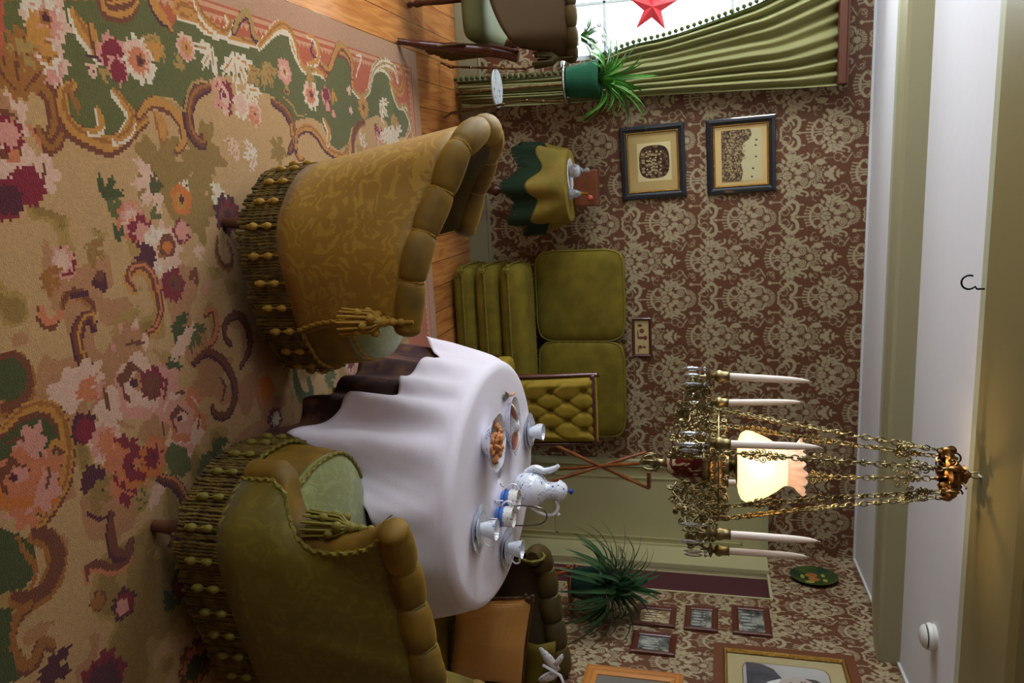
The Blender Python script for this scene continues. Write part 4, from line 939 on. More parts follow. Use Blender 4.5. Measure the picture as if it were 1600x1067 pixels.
# wire caddy with sugar bowl and creamer
s0 = Vector((1.242, 2.68, T0)); steel = mat('dark_steel_wire', (120, 112, 108), .25, 1.0)
cd = thing('wire_caddy', 'tall looped metal wire caddy holding the blue banded bowls', 'caddy', tuple(s0))
b = MB()
for dx, dy in ((0, 0), (-.035, .088)):
    c = s0+V3(.035+dx, dy, .03); b.tube([c+V3(math.cos(a)*.042, math.sin(a)*.042, 0) for a in np.linspace(0, 2*PI, 28)], .002, 6)
    for a in (0.6, 2.7, 4.5): b.tube([c+V3(math.cos(a)*.042, math.sin(a)*.042, 0), c+V3(math.cos(a)*.050, math.sin(a)*.050, -.025), c+V3(math.cos(a)*.060, math.sin(a)*.060, -.030)], .002, 6)
b.build('ring_stand', steel, cd)
b = MB(); h0 = s0+V3(.02, .05, .03); b.tube(cat([h0, h0+V3(-.012, 0, .08), h0+V3(-.005, 0, .15), h0+V3(.025, 0, .172), h0+V3(.058, 0, .15), h0+V3(.072, 0, .08), h0+V3(.075, 0, 0)], 10), .003, 8); b.build('loop_handle', steel, cd)
for nm, lab, ct_, dx, dy in (('creamer', 'blue banded porcelain creamer in the caddy, nearer the camera', 'creamer', 0, 0), ('sugar_bowl', 'blue banded porcelain bowl with handle in the caddy beside the coffee pot', 'sugar bowl', -.035, .088)):
    c = s0+V3(.035+dx, dy, .012); r = thing(nm, lab, ct_, tuple(c))
    b = MB(); b.lathe([(.0, 0), (.030, 0), (.0385, .012), (.0395, .034)], c, 32); b.build('blue_band', bluec, r)
    b = MB(); b.lathe([(.0395, .034), (.040, .066), (.041, .070), (.039, .070), (.037, .036), (.03, .01), (0, .01)], c, 32); b.build('rim_band', mat('flowered_porcelain', (226, 222, 216), .15, col2=(150, 96, 60), scale=90, lo=.60, hi=.66), r)
    b = MB(); b.tube(cat([c+V3(-.036, -.0, .062), c+V3(-.058, -.0, .064), c+V3(-.064, 0, .045), c+V3(-.050, 0, .028), c+V3(-.037, 0, .026)], 6), .004, 8); b.build('handle', white, r)
# fluted bowl with pastries
c = Vector((.955, 2.625, T0)); bw = thing('fluted_bowl', 'oval fluted porcelain bowl heaped with small pastries', 'bowl', tuple(c))
fl_ = lambda a, z: .07*(z/.05)*abs(math.sin(a*3.0))-.02*(z/.05)
b = MB(); b.lathe([(0, .004), (.032, .004), (.036, .0), (.045, .012), (.070, .034), (.088, .052), (.090, .054), (.086, .052), (.064, .032), (.04, .014), (0, .010)], c, 72, 1.16, 1.18, fl=fl_); b.build('bowl_body', chm, bw)
pastry = mat('golden_pastry', (214, 150, 96), .65, col2=(176, 104, 58), scale=40, bump=.4, bscale=60)
rg = random.Random(4)
for k in range(30):
    a = rg.random()*6.28; r = .062*math.sqrt(rg.random()); z = .030+.028*(1-(r/.065)**2)*rg.uniform(.5, 1.15)+.006; q = c+V3(math.cos(a)*r*1.12, math.sin(a)*r*1.12, z)
    R = Matrix.Rotation(rg.random()*6, 3, 'Z') @ Matrix.Rotation(rg.uniform(-.6, .6), 3, 'X')
    b = MB(); u = rg.uniform(.9, 1.1); b.ball(q, .0135*u, 10, 7, (1.5, .85, .7), R); b.ball(q+R @ V3(.006, .004, .004), .010*u, 8, 6, (1.2, .7, .9), R)
    o = b.build('pastry', pastry); tag(o, 'small golden pastry heaped in the oval fluted bowl', 'pastry', 'golden pastries in the fluted bowl')
# serving dish with slices
c = Vector((1.0, 2.96, T0)); ds = thing('serving_dish', 'long oval white dish with two slices of filled loaf', 'dish', tuple(c))
b = MB(); b.lathe([(0, .004), (.06, .004), (.064, 0), (.092, .020), (.108, .030), (.110, .032), (.106, .031), (.085, .020), (.06, .010), (0, .010)], c, 60, 1.15, .80); b.build('dish_body', chm, ds)
ham = mat('pink_loaf', (206, 132, 112), .5, col2=(150, 86, 66), scale=50, lo=.55, hi=.7); bread = mat('pale_crust', (226, 210, 200), .6)
for i, (dx, lab) in enumerate(((-.062, 'pink loaf slice on the oval dish, beside the cake server'), (.062, 'pink loaf slice on the oval dish, nearer the coffee pot'))):
    r = thing('loaf_slice', lab, 'food', tuple(c+V3(dx, 0, .010))); q = c+V3(dx, -.004, .028)
    R = Matrix.Rotation(.5*(-1 if i else 1), 3, 'Z') @ Matrix.Rotation(-.9, 3, 'X')
    b = MB(); b.ball(q, .042, 18, 8, (1.05, .55, .16), R); b.build('slice', ham, r)
    b = MB(); b.tube([q+R @ V3(math.cos(a)*.044, math.sin(a)*.024, 0) for a in np.linspace(0, 2*PI, 30)], .004, 6); b.build('crust', bread, r)
b = MB(); b.grid([[c+V3(u*.020, .028-.05*(v/6), .034+.016*math.sin(v/6*PI)-.006*abs(u)) for u in (-1, -.5, 0, .5, 1)] for v in range(7)]); o = b.build('napkin', mat('napkin_white', (226, 218, 222), .8), solid=.003); tag(o, 'folded white paper napkin between the two loaf slices', 'napkin')
# cake server
c = Vector((.868, 2.965, T0+.006)); sv = thing('cake_server', 'small steel cake server with round wooden handle', 'cake server', tuple(c))
b = MB(); b.add([c+V3(-.030, -.062, 0), c+V3(-.004, -.075, 0), c+V3(.014, -.050, 0), c+V3(.008, -.005, .004), c+V3(-.006, -.005, .004), c+V3(-.024, -.03, 0)], [(0, 1, 2, 3, 4, 5)]); b.build('blade', mat('tarnished_steel', (140, 138, 130), .35, 1.0), sv, solid=.002)
b = MB(); b.tube([c+V3(.001, -.005, .004), c+V3(.004, .012, .006)], .003, 6); b.tube([c+V3(.004, .010, .007), c+V3(.006, .03, .008), c+V3(.008, .055, .008), c+V3(.009, .064, .008)], [.006, .008, .008, .003], 10); b.build('handle', mat('beech', (196, 150, 116), .5), sv)

# ------------------------------------------------------------------ settee against the back wall
def softbox(b, a, c, rr=.04, n=10, puff=.0):
    "rounded upholstered block"
    a, c = Vector(a), Vector(c); m = (a+c)/2; h = (c-a)/2
    rows = []; N = 14
    for i in range(N+1):
        v = -1+2*i/N; zv = h.z*math.copysign(1-(1-abs(v))**1.0, v)
        e = max(0, abs(v)-.0)
        sh = (1-max(0, (abs(v)*h.z-(h.z-rr))/rr)**2)**.5 if abs(v)*h.z > h.z-rr else 1
        row = []
        for k in range(64):
            t = 2*PI*k/64; ct_, st_ = math.cos(t), math.sin(t); q = (abs(ct_)**9+abs(st_)**9)**(-1/9)
            row.append(m+V3(ct_*q*(h.x-rr*(1-sh))*(1+puff*(1-v*v)), st_*q*(h.y-rr*(1-sh))*(1+puff*(1-v*v)), zv))
        rows.append(row)
    b.grid(rows, closed=True); o = len(b.v)
    for row, s in ((rows[0], -1), (rows[-1], 1)):
        b.grid([row, [m+(p-m)*.6+V3(0, 0, s*h.z*.4+s*puff*.1) for p in row], [m+V3(0, 0, s*(h.z+puff*.12))+(p-m)*.01 for p in row]], closed=True)
    return b
sf = thing('settee', 'low green plush settee with three stacked seat rolls against the wall', 'settee', (1.05, 4.6, 0))
SX0, SX1, SY0, SY1 = .53, 1.66, 4.42, 4.86
tiers = [(.015, .155, .0), (.155, .305, .0), (.305, .475, .0)]
for k, (za, zb, q) in enumerate(tiers):
    b = MB(); softbox(b, (SX0-.035+.0*k, SY0, za+.002), (SX1, SY1-.12 if k == 2 else SY1, zb), .045+.02*(k == 2)); b.build('seat_roll', plush, sf)
    zc = za+.075; b = MB()
    b.rope(resamp(cat([V3(SX0-.04, SY1-.15, zc+.02), V3(SX0-.038, SY0+.05, zc), V3(SX0-.02, SY0-.003, zc), V3(SX0+.05, SY0-.006, zc), V3(SX1, SY0-.006, zc-.005)], 8), 160), .006, 45, 8)
    b.ball((SX0-.015, SY0-.004, zc), .014, 10, 6); b.ball((SX0-.015, SY0-.006, zc-.022), .010, 8, 6); b.tube([V3(SX0-.02, SY0-.008, zc+.012), V3(SX0+.005, SY0-.014, zc), V3(SX0-.02, SY0-.008, zc-.014)], .006, 6); b.build('cord', cordg, sf)
def panel(x0, x1, z0_, z1_, ya, r=.05):
    P = []; n = 80
    for k in range(n):
        t = 2*PI*k/n; c_, s_ = math.cos(t), math.sin(t); e = 7; q = (abs(c_)**e+abs(s_)**e)**(-1/e)
        P.append(((x0+x1)/2+c_*q*(x1-x0)/2, (z0_+z1_)/2+s_*q*(z1_-z0_)/2))
    cx_, cz_ = (x0+x1)/2, (z0_+z1_)/2; b = MB(); rows = []
    for k_, y in ((1, ya+.11), (1, ya+.03), (.985, ya+.012), (.95, ya+.003), (.8, ya-.006), (.5, ya-.014), (.01, ya-.017)):
        rows.append([V3(cx_+(px-cx_)*k_, y, cz_+(pz-cz_)*k_) for px, pz in P])
    b.grid(rows, closed=True); b.build('back_pad', plush, sf)
    b = MB(); b.rope([V3(px, ya+.015, pz) for px, pz in P]+[V3(P[0][0], ya+.015, P[0][1])], .007, 45, 8); b.build('cord', cordg, sf)
panel(.445, 1.022, .47, 1.03, 4.74); panel(1.026, 1.66, .47, 1.02, 4.74)
# ------------------------------------------------------------------ tufted chair behind the table
TY = 3.78
tc_ = thing('tufted_chair', 'gold deep-buttoned chair back with mahogany frame behind the table', 'chair', (1.2, 3.9, 0))
bl, br_ = 1.0, 1.385; bz0, bz1 = .47, .985
tuft = [(.18+.27*(k % 3)+(.135 if r % 2 else 0), r*.20+.12) for r in range(5) for k in range(3)]
pts_t = []
for r in range(6):
    for k in range(4):
        x = (k*.30+(.15 if r % 2 else 0))+.05
        if 0.08 < x < .95: pts_t.append((x, .02+r*.17))
b = MB(); rows = []
nx, nz_ = 60, 70; Wt, Ht = br_-bl, bz1-bz0
for j in range(nz_+1):
    row = []
    for i in range(nx+1):
        u, v = i/nx, j/nz_; d_ = 0
        for (tx, tz) in pts_t: 
            rr = math.hypot((u-tx)*Wt, (v-tz)*Ht); d_ += .030*math.exp(-(rr/.020)**2)+.010*math.exp(-(rr/.06)**2)
        for (tx, tz) in pts_t:      # pleats between buttons
            for s_ in (-1, 1):
                ax_, az_ = tx, tz; bx_, bz_ = tx+s_*.15, tz+.17
                L2 = ((bx_-ax_)*Wt)**2+((bz_-az_)*Ht)**2; t = max(0, min(1, (((u-ax_)*Wt)*(bx_-ax_)*Wt+((v-az_)*Ht)*(bz_-az_)*Ht)/L2))
                dd = math.hypot((u-ax_-(bx_-ax_)*t)*Wt, (v-az_-(bz_-az_)*t)*Ht); d_ += .009*math.exp(-(dd/.008)**2)
        ed = min(u, 1-u, 1-v); puff = .045*min(1, (ed/.10))**.5 if ed > 0 else 0
        row.append(V3(bl+.018+u*(Wt-.036), TY-.002-puff+min(d_, .05)*.85+.10*v*.6, bz0+v*Ht))
    rows.append(row)
b.grid(rows); b.build('backrest', mat('gold_plush', (132, 108, 14), .8, sheen=.2, col2=(146, 120, 24), scale=8, bump=.15, bscale=260), tc_, solid=.004)
for tx, tz in pts_t:
    if tz < .93: b = MB(); b.ball((bl+.018+tx*(Wt-.036), TY-.018+.06*tz, bz0+tz*Ht), .007, 8, 5); b.build('button', velvet, tc_)
for x in (bl+.006, br_-.006):
    b = MB(); b.tube(cat([V3(x, TY+.0, .0), V3(x, TY-.02, .25), V3(x, TY-.01, .45), V3(x, TY+.03, .75), V3(x, TY+.07, bz1-.02), V3(x+(.01 if x < 1.2 else -.01), TY+.07, bz1)], 6), .012, 10, flat=1.6); b.build('side_post', woodd, tc_)
b = MB(); b.box2((bl, TY+.03, bz1-.03), (br_, TY+.075, bz1-.004)); b.build('top_rail', woodd, tc_, bevel=.008)
b = MB(); softbox(b, (bl-.02, TY-.02, .36), (br_+.02, TY+.42, .46), .03); b.build('seat', mat('gold_plush', (0, 0, 0)), tc_)
for x in (bl, br_):
    b = MB(); b.tube([V3(x, TY+.40, .36), V3(x, TY+.42, .2), V3(x, TY+.41, .0)], [.02, .016, .012], 10); b.build('leg', woodd, tc_)

# ------------------------------------------------------------------ chair before the window (cut by the frame)
wc = thing('window_chair', 'dark upholstered fringed chair standing against the bright window light', 'chair', (-.9, 4.0, 0))
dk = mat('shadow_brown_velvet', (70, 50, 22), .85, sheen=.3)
b = MB(); rows = []
for i in range(17):
    v = i/16; row = []
    for k in range(25):
        u = k/24; x = -1.30+u*.70; y = 3.93+.10*v+.05*math.sin(PI*u)*-1
        z = .50+v*.37; e = max(0, 1-u*8); e2 = max(0, (u-.86)/.14)
        z2 = z if v < .9 else z
        row.append(V3(x-.10*e2**2*(1-v)**1.5, y+.10*e2, z+.16*max(0, u-.45)**2*(1-v)/.3+.0))
    rows.append(row)
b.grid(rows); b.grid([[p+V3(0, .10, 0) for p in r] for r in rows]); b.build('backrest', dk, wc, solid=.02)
b = MB(); rp = resamp(cat([V3(-1.32, 4.03, .88), V3(-1.0, 3.99, .895), V3(-.75, 4.01, .892), V3(-.63, 4.07, .882), V3(-.60, 4.13, .86)], 8), 8*12+1)
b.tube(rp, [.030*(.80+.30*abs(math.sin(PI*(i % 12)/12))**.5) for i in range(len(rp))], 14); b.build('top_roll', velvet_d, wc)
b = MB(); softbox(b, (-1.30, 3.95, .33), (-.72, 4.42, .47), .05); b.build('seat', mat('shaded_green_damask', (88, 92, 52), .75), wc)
b = MB(); rg = random.Random(8)
for k in range(110):
    t = k/110; x = -1.3+.60*t if k < 62 else -.70; y = 3.94 if k < 62 else 3.94+(k-62)*.0098; z = .11+rg.uniform(-.01, .012)+(.05 if k % 9 == 4 else 0); b.tube([V3(x, y, .35), V3(x+rg.uniform(-.003, .003), y, z)], .0045, 5)
o = b.build('fringe', fringem, wc); o['kind'] = 'stuff'
b = MB(); b.tube(cat([V3(-.735, 3.885, .012), V3(-.715, 3.93, .12), V3(-.69, 4.0, .30), V3(-.665, 4.05, .48), V3(-.63, 4.07, .60)], 6), [.017]*5+[.021]*6+[.027]*6+[.032]*8, 10, flat=1.3); b.build('leg', woodd, wc)
b = MB(); b.lathe([(.010, 0), (.016, .02), (.010, .05), (.020, .07), (.024, .10), (.012, .12), (.018, .15), (.022, .22), (.028, .24), (.018, .26), (.024, .40), (.026, .52)], (-.745, 4.36, 0), 14); b.build('leg', woodd, wc)
b = MB(); b.lathe([(.010, 0), (.018, .012), (.010, .03), (.020, .05), (.014, .09), (.02, .2), (.02, .36)], (-.95, 4.10, 0), 14); b.build('leg', woodd, wc)
b = MB(); tq = V3(-.60, 4.05, .80)
for k in range(30):
    a = random.random()*6.28; b.tube([tq+V3(0, 0, .01), tq+V3(.03*math.cos(a), .03*math.sin(a), -.02), tq+V3(.036*math.cos(a), .036*math.sin(a), -.09-.03*random.random())], .006, 5)
b.ball(tq+V3(0, 0, -.02), .028, sc=(1, 1, 1.2)); b.tube([tq+V3(0, 0, .09), tq], .004, 6); b.build('tassel', mat('dark_tassel_wool', (58, 50, 14), .9), wc)
# ------------------------------------------------------------------ plants, stands, small table
def plant(root, base, specs, m, name='leaves', wall=(0, .0)):
    b = MB()
    for (az_, el, L, wd, dr) in specs:
        if math.cos(az_-wall[0]) > .35: L = min(L, wall[1]/max(.3, math.cos(az_-wall[0])*math.cos(el)+.25)) if wall[1] else L
        d = V3(math.cos(az_)*math.cos(el), math.sin(az_)*math.cos(el), math.sin(el)); leafstrip(b, Vector(base)+d*.01, d, L, wd, dr, 14)
    def clear(p):      # leaves bend along the wallpaper rather than into it
        p = Vector(p); k = (p-RC0).dot(RN)
        if k < .03: p = p+RN*(.03-k)
        p.y = min(p.y, YB-.03); return tuple(p)
    b.v = [clear(p) for p in b.v]
    return b.build(name, m, root)
# twisted metal plant stand
pb = Vector((-.545, 4.60, 0)); irn = mat('bronzed_twig_iron', (112, 78, 44), .4, .6)
ps = thing('plant_stand', 'three legged twig iron plant stand with round trays by the curtain', 'plant stand', tuple(pb))
for i, (fx, fy) in enumerate(((-.712, 4.535), (-.395, 4.515), (-.555, 4.80))):
    f = V3(fx, fy, .012); top = V3(pb.x+(fx-pb.x)*.62, pb.y+(fy-pb.y)*.62, .735); ou = vnorm((fx-pb.x, fy-pb.y, 0))
    P = cat([f, f-ou*.03+V3(0, 0, .05), f-ou*.035+V3(0, 0, .10), V3(pb.x, pb.y, .33)+ou*.118, V3(pb.x, pb.y, .5)+ou*.10, V3(pb.x, pb.y, .6)+ou*.115, top+ou*.02, top+ou*.035+V3(0, 0, .015)], 8)
    b = MB(); b.tube(P, [.010, .008]+[.0062+.0018*math.sin(i_*1.7) for i_ in range(len(P)-2)], 8)
    for k in (8, 13, 19, 26, 33, 41, 47): b.ball(P[k], .010, 8, 6)
    b.build('leg', irn, ps)
b = MB(); b.lathe([(0, .322), (.108, .322), (.113, .328), (.108, .334), (0, .334)], pb, 40); b.build('lower_shelf', mat('speckled_white_marble', (206, 212, 216), .5, col2=(60, 60, 60), scale=42, lo=.60, hi=.63), ps)
b = MB(); b.lathe([(0, .742), (.118, .742), (.128, .750), (.124, .756), (.115, .752), (0, .752)], pb, 44); b.build('tray', mat('silver', (0, 0, 0)), ps)
pp = thing('potted_plant', 'green tapering pot with long arching leaves beside the curtain', 'plant', (pb.x, pb.y, .757))
b = MB(); b.lathe([(0, .757), (.082, .757), (.085, .762), (.104, .90), (.108, .905), (.110, .945), (.104, .946), (.10, .90), (0, .90)], pb, 40); b.build('pot', mat('green_felt_pot', (26, 92, 62), .75, bump=.2), pp)
b = MB(); b.lathe([(0, .925), (.10, .925)], pb, 30); b.build('soil', mat('soil', (56, 40, 28), .95), pp)
rg = random.Random(12); sp_ = []
for k in range(34): sp_.append((rg.uniform(0, 6.28), rg.uniform(.5, 1.45), rg.uniform(.20, .38), rg.uniform(.024, .040), rg.uniform(3, 8)))
for k in range(10): sp_.append((rg.uniform(-1.2, .9), rg.uniform(.8, 1.3), rg.uniform(.32, .46), .024, rg.uniform(2.5, 5)))
for k in range(9): sp_.append((PI+rg.uniform(-.7, .7), rg.uniform(.6, 1.1), rg.uniform(.32, .45), .018, rg.uniform(3, 6)))
plant(pp, (pb.x, pb.y, .925), sp_, mat('strap_leaf', (52, 122, 38), .35, col2=(92, 150, 58), scale=10, spec=.6), wall=(PI/2, .20))
# pedestal table
q0 = Vector((.045, 4.615, 0)); pt = thing('pedestal_table', 'small round table under a fringed green-gold velvet cover', 'table', tuple(q0))
b = MB(); b.lathe([(0, .085), (.10, .085), (.125, .10), (.12, .115), (.06, .125), (.025, .135), (.016, .16), (.026, .18), (.03, .20), (.016, .22), (.022, .245), (.036, .27), (.036, .285), (.02, .305), (.015, .35), (.025, .42), (.02, .72)], q0, 28); b.build('pedestal', woodd, pt)
for k in range(3):
    a = .5+2*PI*k/3; b = MB(); b.tube([q0+V3(math.cos(a)*.07, math.sin(a)*.07, .085), q0+V3(math.cos(a)*.12, math.sin(a)*.12, .05), q0+V3(math.cos(a)*.15, math.sin(a)*.15, .015)], [.018, .015, .014], 8); b.build('foot', woodd, pt)
b = MB(); b.lathe([(0, .72), (.205, .72), (.21, .735), (.205, .745), (0, .745)], q0, 40); b.build('table_top', woodd, pt)
cvv = thing('velvet_cover', 'green-gold velvet cover with dark green fringe on small round table', 'table cover', (q0.x, q0.y, .75))
def rad2(a, t): return .212+t*(.028+.030*math.sin(a*7+.6)+.010*math.sin(a*11))
def hm(a): return .575+.03*math.sin(2*a+.9)+.030*math.sin(7*a+3.7)
rows = [[q0+V3(math.cos(2*PI*i/160)*r, math.sin(2*PI*i/160)*r, z) for i in range(160)] for r, z in ((.001, .752), (.12, .752), (.195, .751), (.208, .747))]
for k in range(1, 11):
    t = k/10; rows.append([q0+V3(math.cos(2*PI*i/160)*rad2(2*PI*i/160, t), math.sin(2*PI*i/160)*rad2(2*PI*i/160, t), .745-(.745-hm(2*PI*i/160))*t) for i in range(160)])
b = MB(); b.grid(rows, closed=True); b.build('cover', mat('green_gold_velvet', (112, 96, 24), .8, sheen=.6, col2=(132, 106, 30), scale=9, bump=.2), cvv, solid=.004)
b = MB(); rg = random.Random(5)
for i in range(260):
    a = 2*PI*i/260; r = rad2(a, 1)+.001; h = hm(a); p = q0+V3(math.cos(a)*r, math.sin(a)*r, h+.006); o_ = V3(math.cos(a), math.sin(a), 0)
    b.tube([p, p+V3(0, 0, -.07)+o_*.006, p+V3(rg.uniform(-.004, .004), 0, -.135-rg.uniform(0, .015))+o_*.004], [.0035, .0045, .005], 5)
o = b.build('fringe', mat('dark_green_fringe', (26, 48, 26), .9, sheen=.2), cvv); o['kind'] = 'stuff'
dn = MB(); dn.lathe([(0, 0), (.09, 0), (.098, .002), (.10, 0)], q0+V3(-.06, -.06, .758), 40, fl=lambda a, z: .05*math.sin(a*14)); o = dn.build('doily', mat('lace_white', (226, 226, 226), .9)); tag(o, 'small white lace doily under the glass bottles', 'doily')
glass = mat('cut_glass', (236, 244, 250), .03, trans=.85, ior=1.45, bump=.6, bscale=70)
c = q0+V3(-.085, -.10, .761); r = thing('perfume_bottle', 'round cut glass bottle with ball stopper on small fringed table', 'bottle', tuple(c))
b = MB(); b.lathe([(0, 0), (.024, 0), (.036, .012), (.040, .034), (.034, .056), (.016, .068), (.013, .074), (.017, .078), (0, .078)], c, 24, fl=lambda a, z: .04*math.sin(a*10)); b.build('bottle_body', glass, r)
b = MB(); b.lathe([(.007, .078), (.008, .088), (.016, .096), (.017, .106), (.010, .116), (0, .118)], c, 16); b.build('stopper', glass, r)
c = q0+V3(.045, -.115, .758); r = thing('atomizer', 'cut glass perfume atomizer with gold neck and red bulb', 'atomizer', tuple(c))
b = MB(); b.lathe([(0, 0), (.034, 0), (.036, .008), (.030, .02), (.024, .045), (.012, .066), (.010, .074), (0, .074)], c, 20, fl=lambda a, z: .05*math.sin(a*8)); b.build('bottle_body', glass, r)
b = MB(); b.lathe([(.011, .072), (.012, .082), (.006, .086), (.006, .105), (.009, .110), (0, .112)], c, 14); b.tube([c+V3(0, 0, .105), c+V3(.015, 0, .118)], .003, 6); b.build('neck', brassb, r)
b = MB(); b.ball(c+V3(.030, 0, .122), .018, 14, 10); b.build('bulb', mat('red_rubber', (150, 60, 44), .5), r)
b = MB(); b.box2((q0.x-.09, q0.y+.02, .758), (q0.x+.125, q0.y+.10, .905)); o = b.build('wooden_box', mat('inlaid_wood', (116, 62, 34), .4, col2=(96, 48, 26), scale=20), smooth=False, bevel=.008); tag(o, 'brown wooden box standing behind the glass bottles', 'box')

# ------------------------------------------------------------------ right settee, cushion, lace
rsf = thing('corner_settee', 'dark olive settee with puffed roll by the right wall', 'settee', (2.0, 3.0, 0))
bx0, bx1 = 1.70, 2.30
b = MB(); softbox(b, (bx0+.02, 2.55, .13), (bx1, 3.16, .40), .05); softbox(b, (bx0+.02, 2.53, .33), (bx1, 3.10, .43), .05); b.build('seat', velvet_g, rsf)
rimr = [V3(1.705, 3.155, .755), V3(1.76, 3.215, .77), V3(1.86, 3.225, .785), V3(1.98, 3.215, .80), V3(2.10, 3.20, .82), V3(2.22, 3.18, .84), V3(2.31, 3.16, .85)]
R_ = resamp(cat(rimr, 8), 5*16+1)
b = MB(); rows = []
for k in range(9):
    t = k/8; rows.append([V3(p.x, p.y-.04*math.sin(PI*t)-.06*t-.0, p.z*(1-t)+.40*t) for p in R_])
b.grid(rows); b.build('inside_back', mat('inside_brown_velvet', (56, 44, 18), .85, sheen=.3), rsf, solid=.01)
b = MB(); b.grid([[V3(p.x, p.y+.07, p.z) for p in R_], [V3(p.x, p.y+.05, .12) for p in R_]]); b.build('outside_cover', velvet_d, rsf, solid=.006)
b = MB(); b.tube([V3(1.70, 3.14, .775)]+[V3(p.x, p.y+.03, p.z+.02) for p in R_], [.03]+[.052*(.82+.26*abs(math.sin(PI*(i % 16)/16))**.45) for i in range(len(R_))], 16, flat=1.15); b.build('top_roll', velvet_d, rsf)
b = MB(); b.rope([V3(1.69, 3.15+.052*math.cos(a), .775+.052*math.sin(a)) for a in np.linspace(0, 2*PI, 30)], .006, 45, 8); b.build('roll_cord', cordg, rsf)
for k in range(1, 5):
    b = MB(); p = R_[k*16]; b.rope([V3(p.x, p.y+.03+.046*math.cos(a), p.z+.02+.046*math.sin(a)) for a in np.linspace(0, 2*PI, 26)], .004, 50, 6); b.build('roll_cord', cordg, rsf)
for lx, ly in ((1.76, 2.6), (2.24, 2.6), (1.76, 3.14), (2.24, 3.14)):
    b = MB(); b.tube([(lx, ly, .14), (lx, ly, .0)], [.022, .015], 10); b.build('leg', woodm, rsf)
b = MB(); pp_ = [at(818, 1003, 3.135), at(868, 1003, 3.135), at(868, 1110, 3.11), at(810, 1110, 3.11)]
b.grid([[pp_[0].lerp(pp_[3], u/8)+V3(0, -.02*math.sin(PI*u/8), 0) for u in range(9)], [((pp_[0]+pp_[1])/2).lerp((pp_[3]+pp_[2])/2, u/8)+V3(0, -.03, 0) for u in range(9)], [pp_[1].lerp(pp_[2], u/8)+V3(0, -.02*math.sin(PI*u/8), 0) for u in range(9)]])
b.build('head_pad', velvet_g, rsf, solid=.02)
# orange ribbed cushion
def ribbed():
    M = Mt('ribbed_orange_satin'); tc = M.n('ShaderNodeTexCoord'); w_ = M.n('ShaderNodeTexWave', Scale=22.0, Distortion=.6); w_.bands_direction = 'Y'
    M.l(tc.outputs['UV'], w_.inputs['Vector']); rp = M.n('ShaderNodeValToRGB'); rp.color_ramp.elements[0].color = rgb(176, 112, 30); rp.color_ramp.elements[1].color = rgb(226, 162, 62); rp.color_ramp.elements[0].position = .05; rp.color_ramp.elements[1].position = .35
    M.l(w_.outputs['Fac'], rp.inputs['Fac']); M.l(rp.outputs[0], M.b.inputs['Base Color']); bp = M.n('ShaderNodeBump', Strength=.5, Distance=.006); M.l(w_.outputs['Fac'], bp.inputs['Height']); M.l(bp.outputs[0], M.b.inputs['Normal']); M.b.inputs['Roughness'].default_value = .45; M.b.inputs['Sheen Weight'].default_value = .4
    return M.m
c00 = at(712, 935, 2.88); c01 = at(702, 1062, 2.86); c10 = at(832, 934, 3.02); c11 = at(815, 1072, 3.0)
fn = (c01-c00).cross(c10-c00).normalized(); fn = fn if fn.y < 0 else -fn
cu = thing('cushion', 'square orange ribbed satin cushion leaning on the dark settee', 'cushion', tuple((c00+c01)/2))
def pil(sgn):
    rows = []; n = 28
    for j in range(n+1):
        row = []
        for i in range(n+1):
            u, v = i/n, j/n; eu, ev = min(u, 1-u)*2, min(v, 1-v)*2; h = .058*(eu*ev)**.38
            pu = .5+(u-.5)*(1-.05*math.sin(PI*v)); pv = .5+(v-.5)*(1-.05*math.sin(PI*u))
            row.append((c00.lerp(c01, pu)).lerp(c10.lerp(c11, pu), pv)+fn*h*sgn-fn*.0)
        rows.append(row)
    return rows
b = MB(); b.grid(pil(1)); b.grid(pil(-1)); o = b.build('cushion_body', ribbed(), cu)
uv = o.data.uv_layers.new(name='UVMap'); e1 = (c01-c00); e2 = (c10-c00)
off = Vector(cu['_w'])
for lp in o.data.loops:
    p = o.data.vertices[lp.vertex_index].co+off-c00; uv.data[lp.index].uv = (p.dot(e2)/e2.length_squared, p.dot(e1)/e1.length_squared)
b = MB(); E_ = [c00.lerp(c01, t) for t in np.linspace(0, 1, 60)]; b.rope(E_, .006, 40, 8); b.rope([c01.lerp(c11, t) for t in np.linspace(0, 1, 60)], .006, 40, 8); b.rope([c11.lerp(c10, t) for t in np.linspace(0, 1, 60)], .006, 40, 8); b.rope([c10.lerp(c00, t) for t in np.linspace(0, 1, 60)], .006, 40, 8)
b.build('cord_piping', mat('brown_cord', (84, 54, 26), .8), cu)
for k, P in enumerate(((c01, ), (c10, ))):
    b = MB(); rg = random.Random(k)
    for j in range(8): b.ball(P[0]+V3(rg.uniform(-.02, .02), -.012, rg.uniform(-.03, .01)), .010, 8, 6)
    b.build('corner_tassel', mat('brown_cord', (0, 0, 0)), cu)
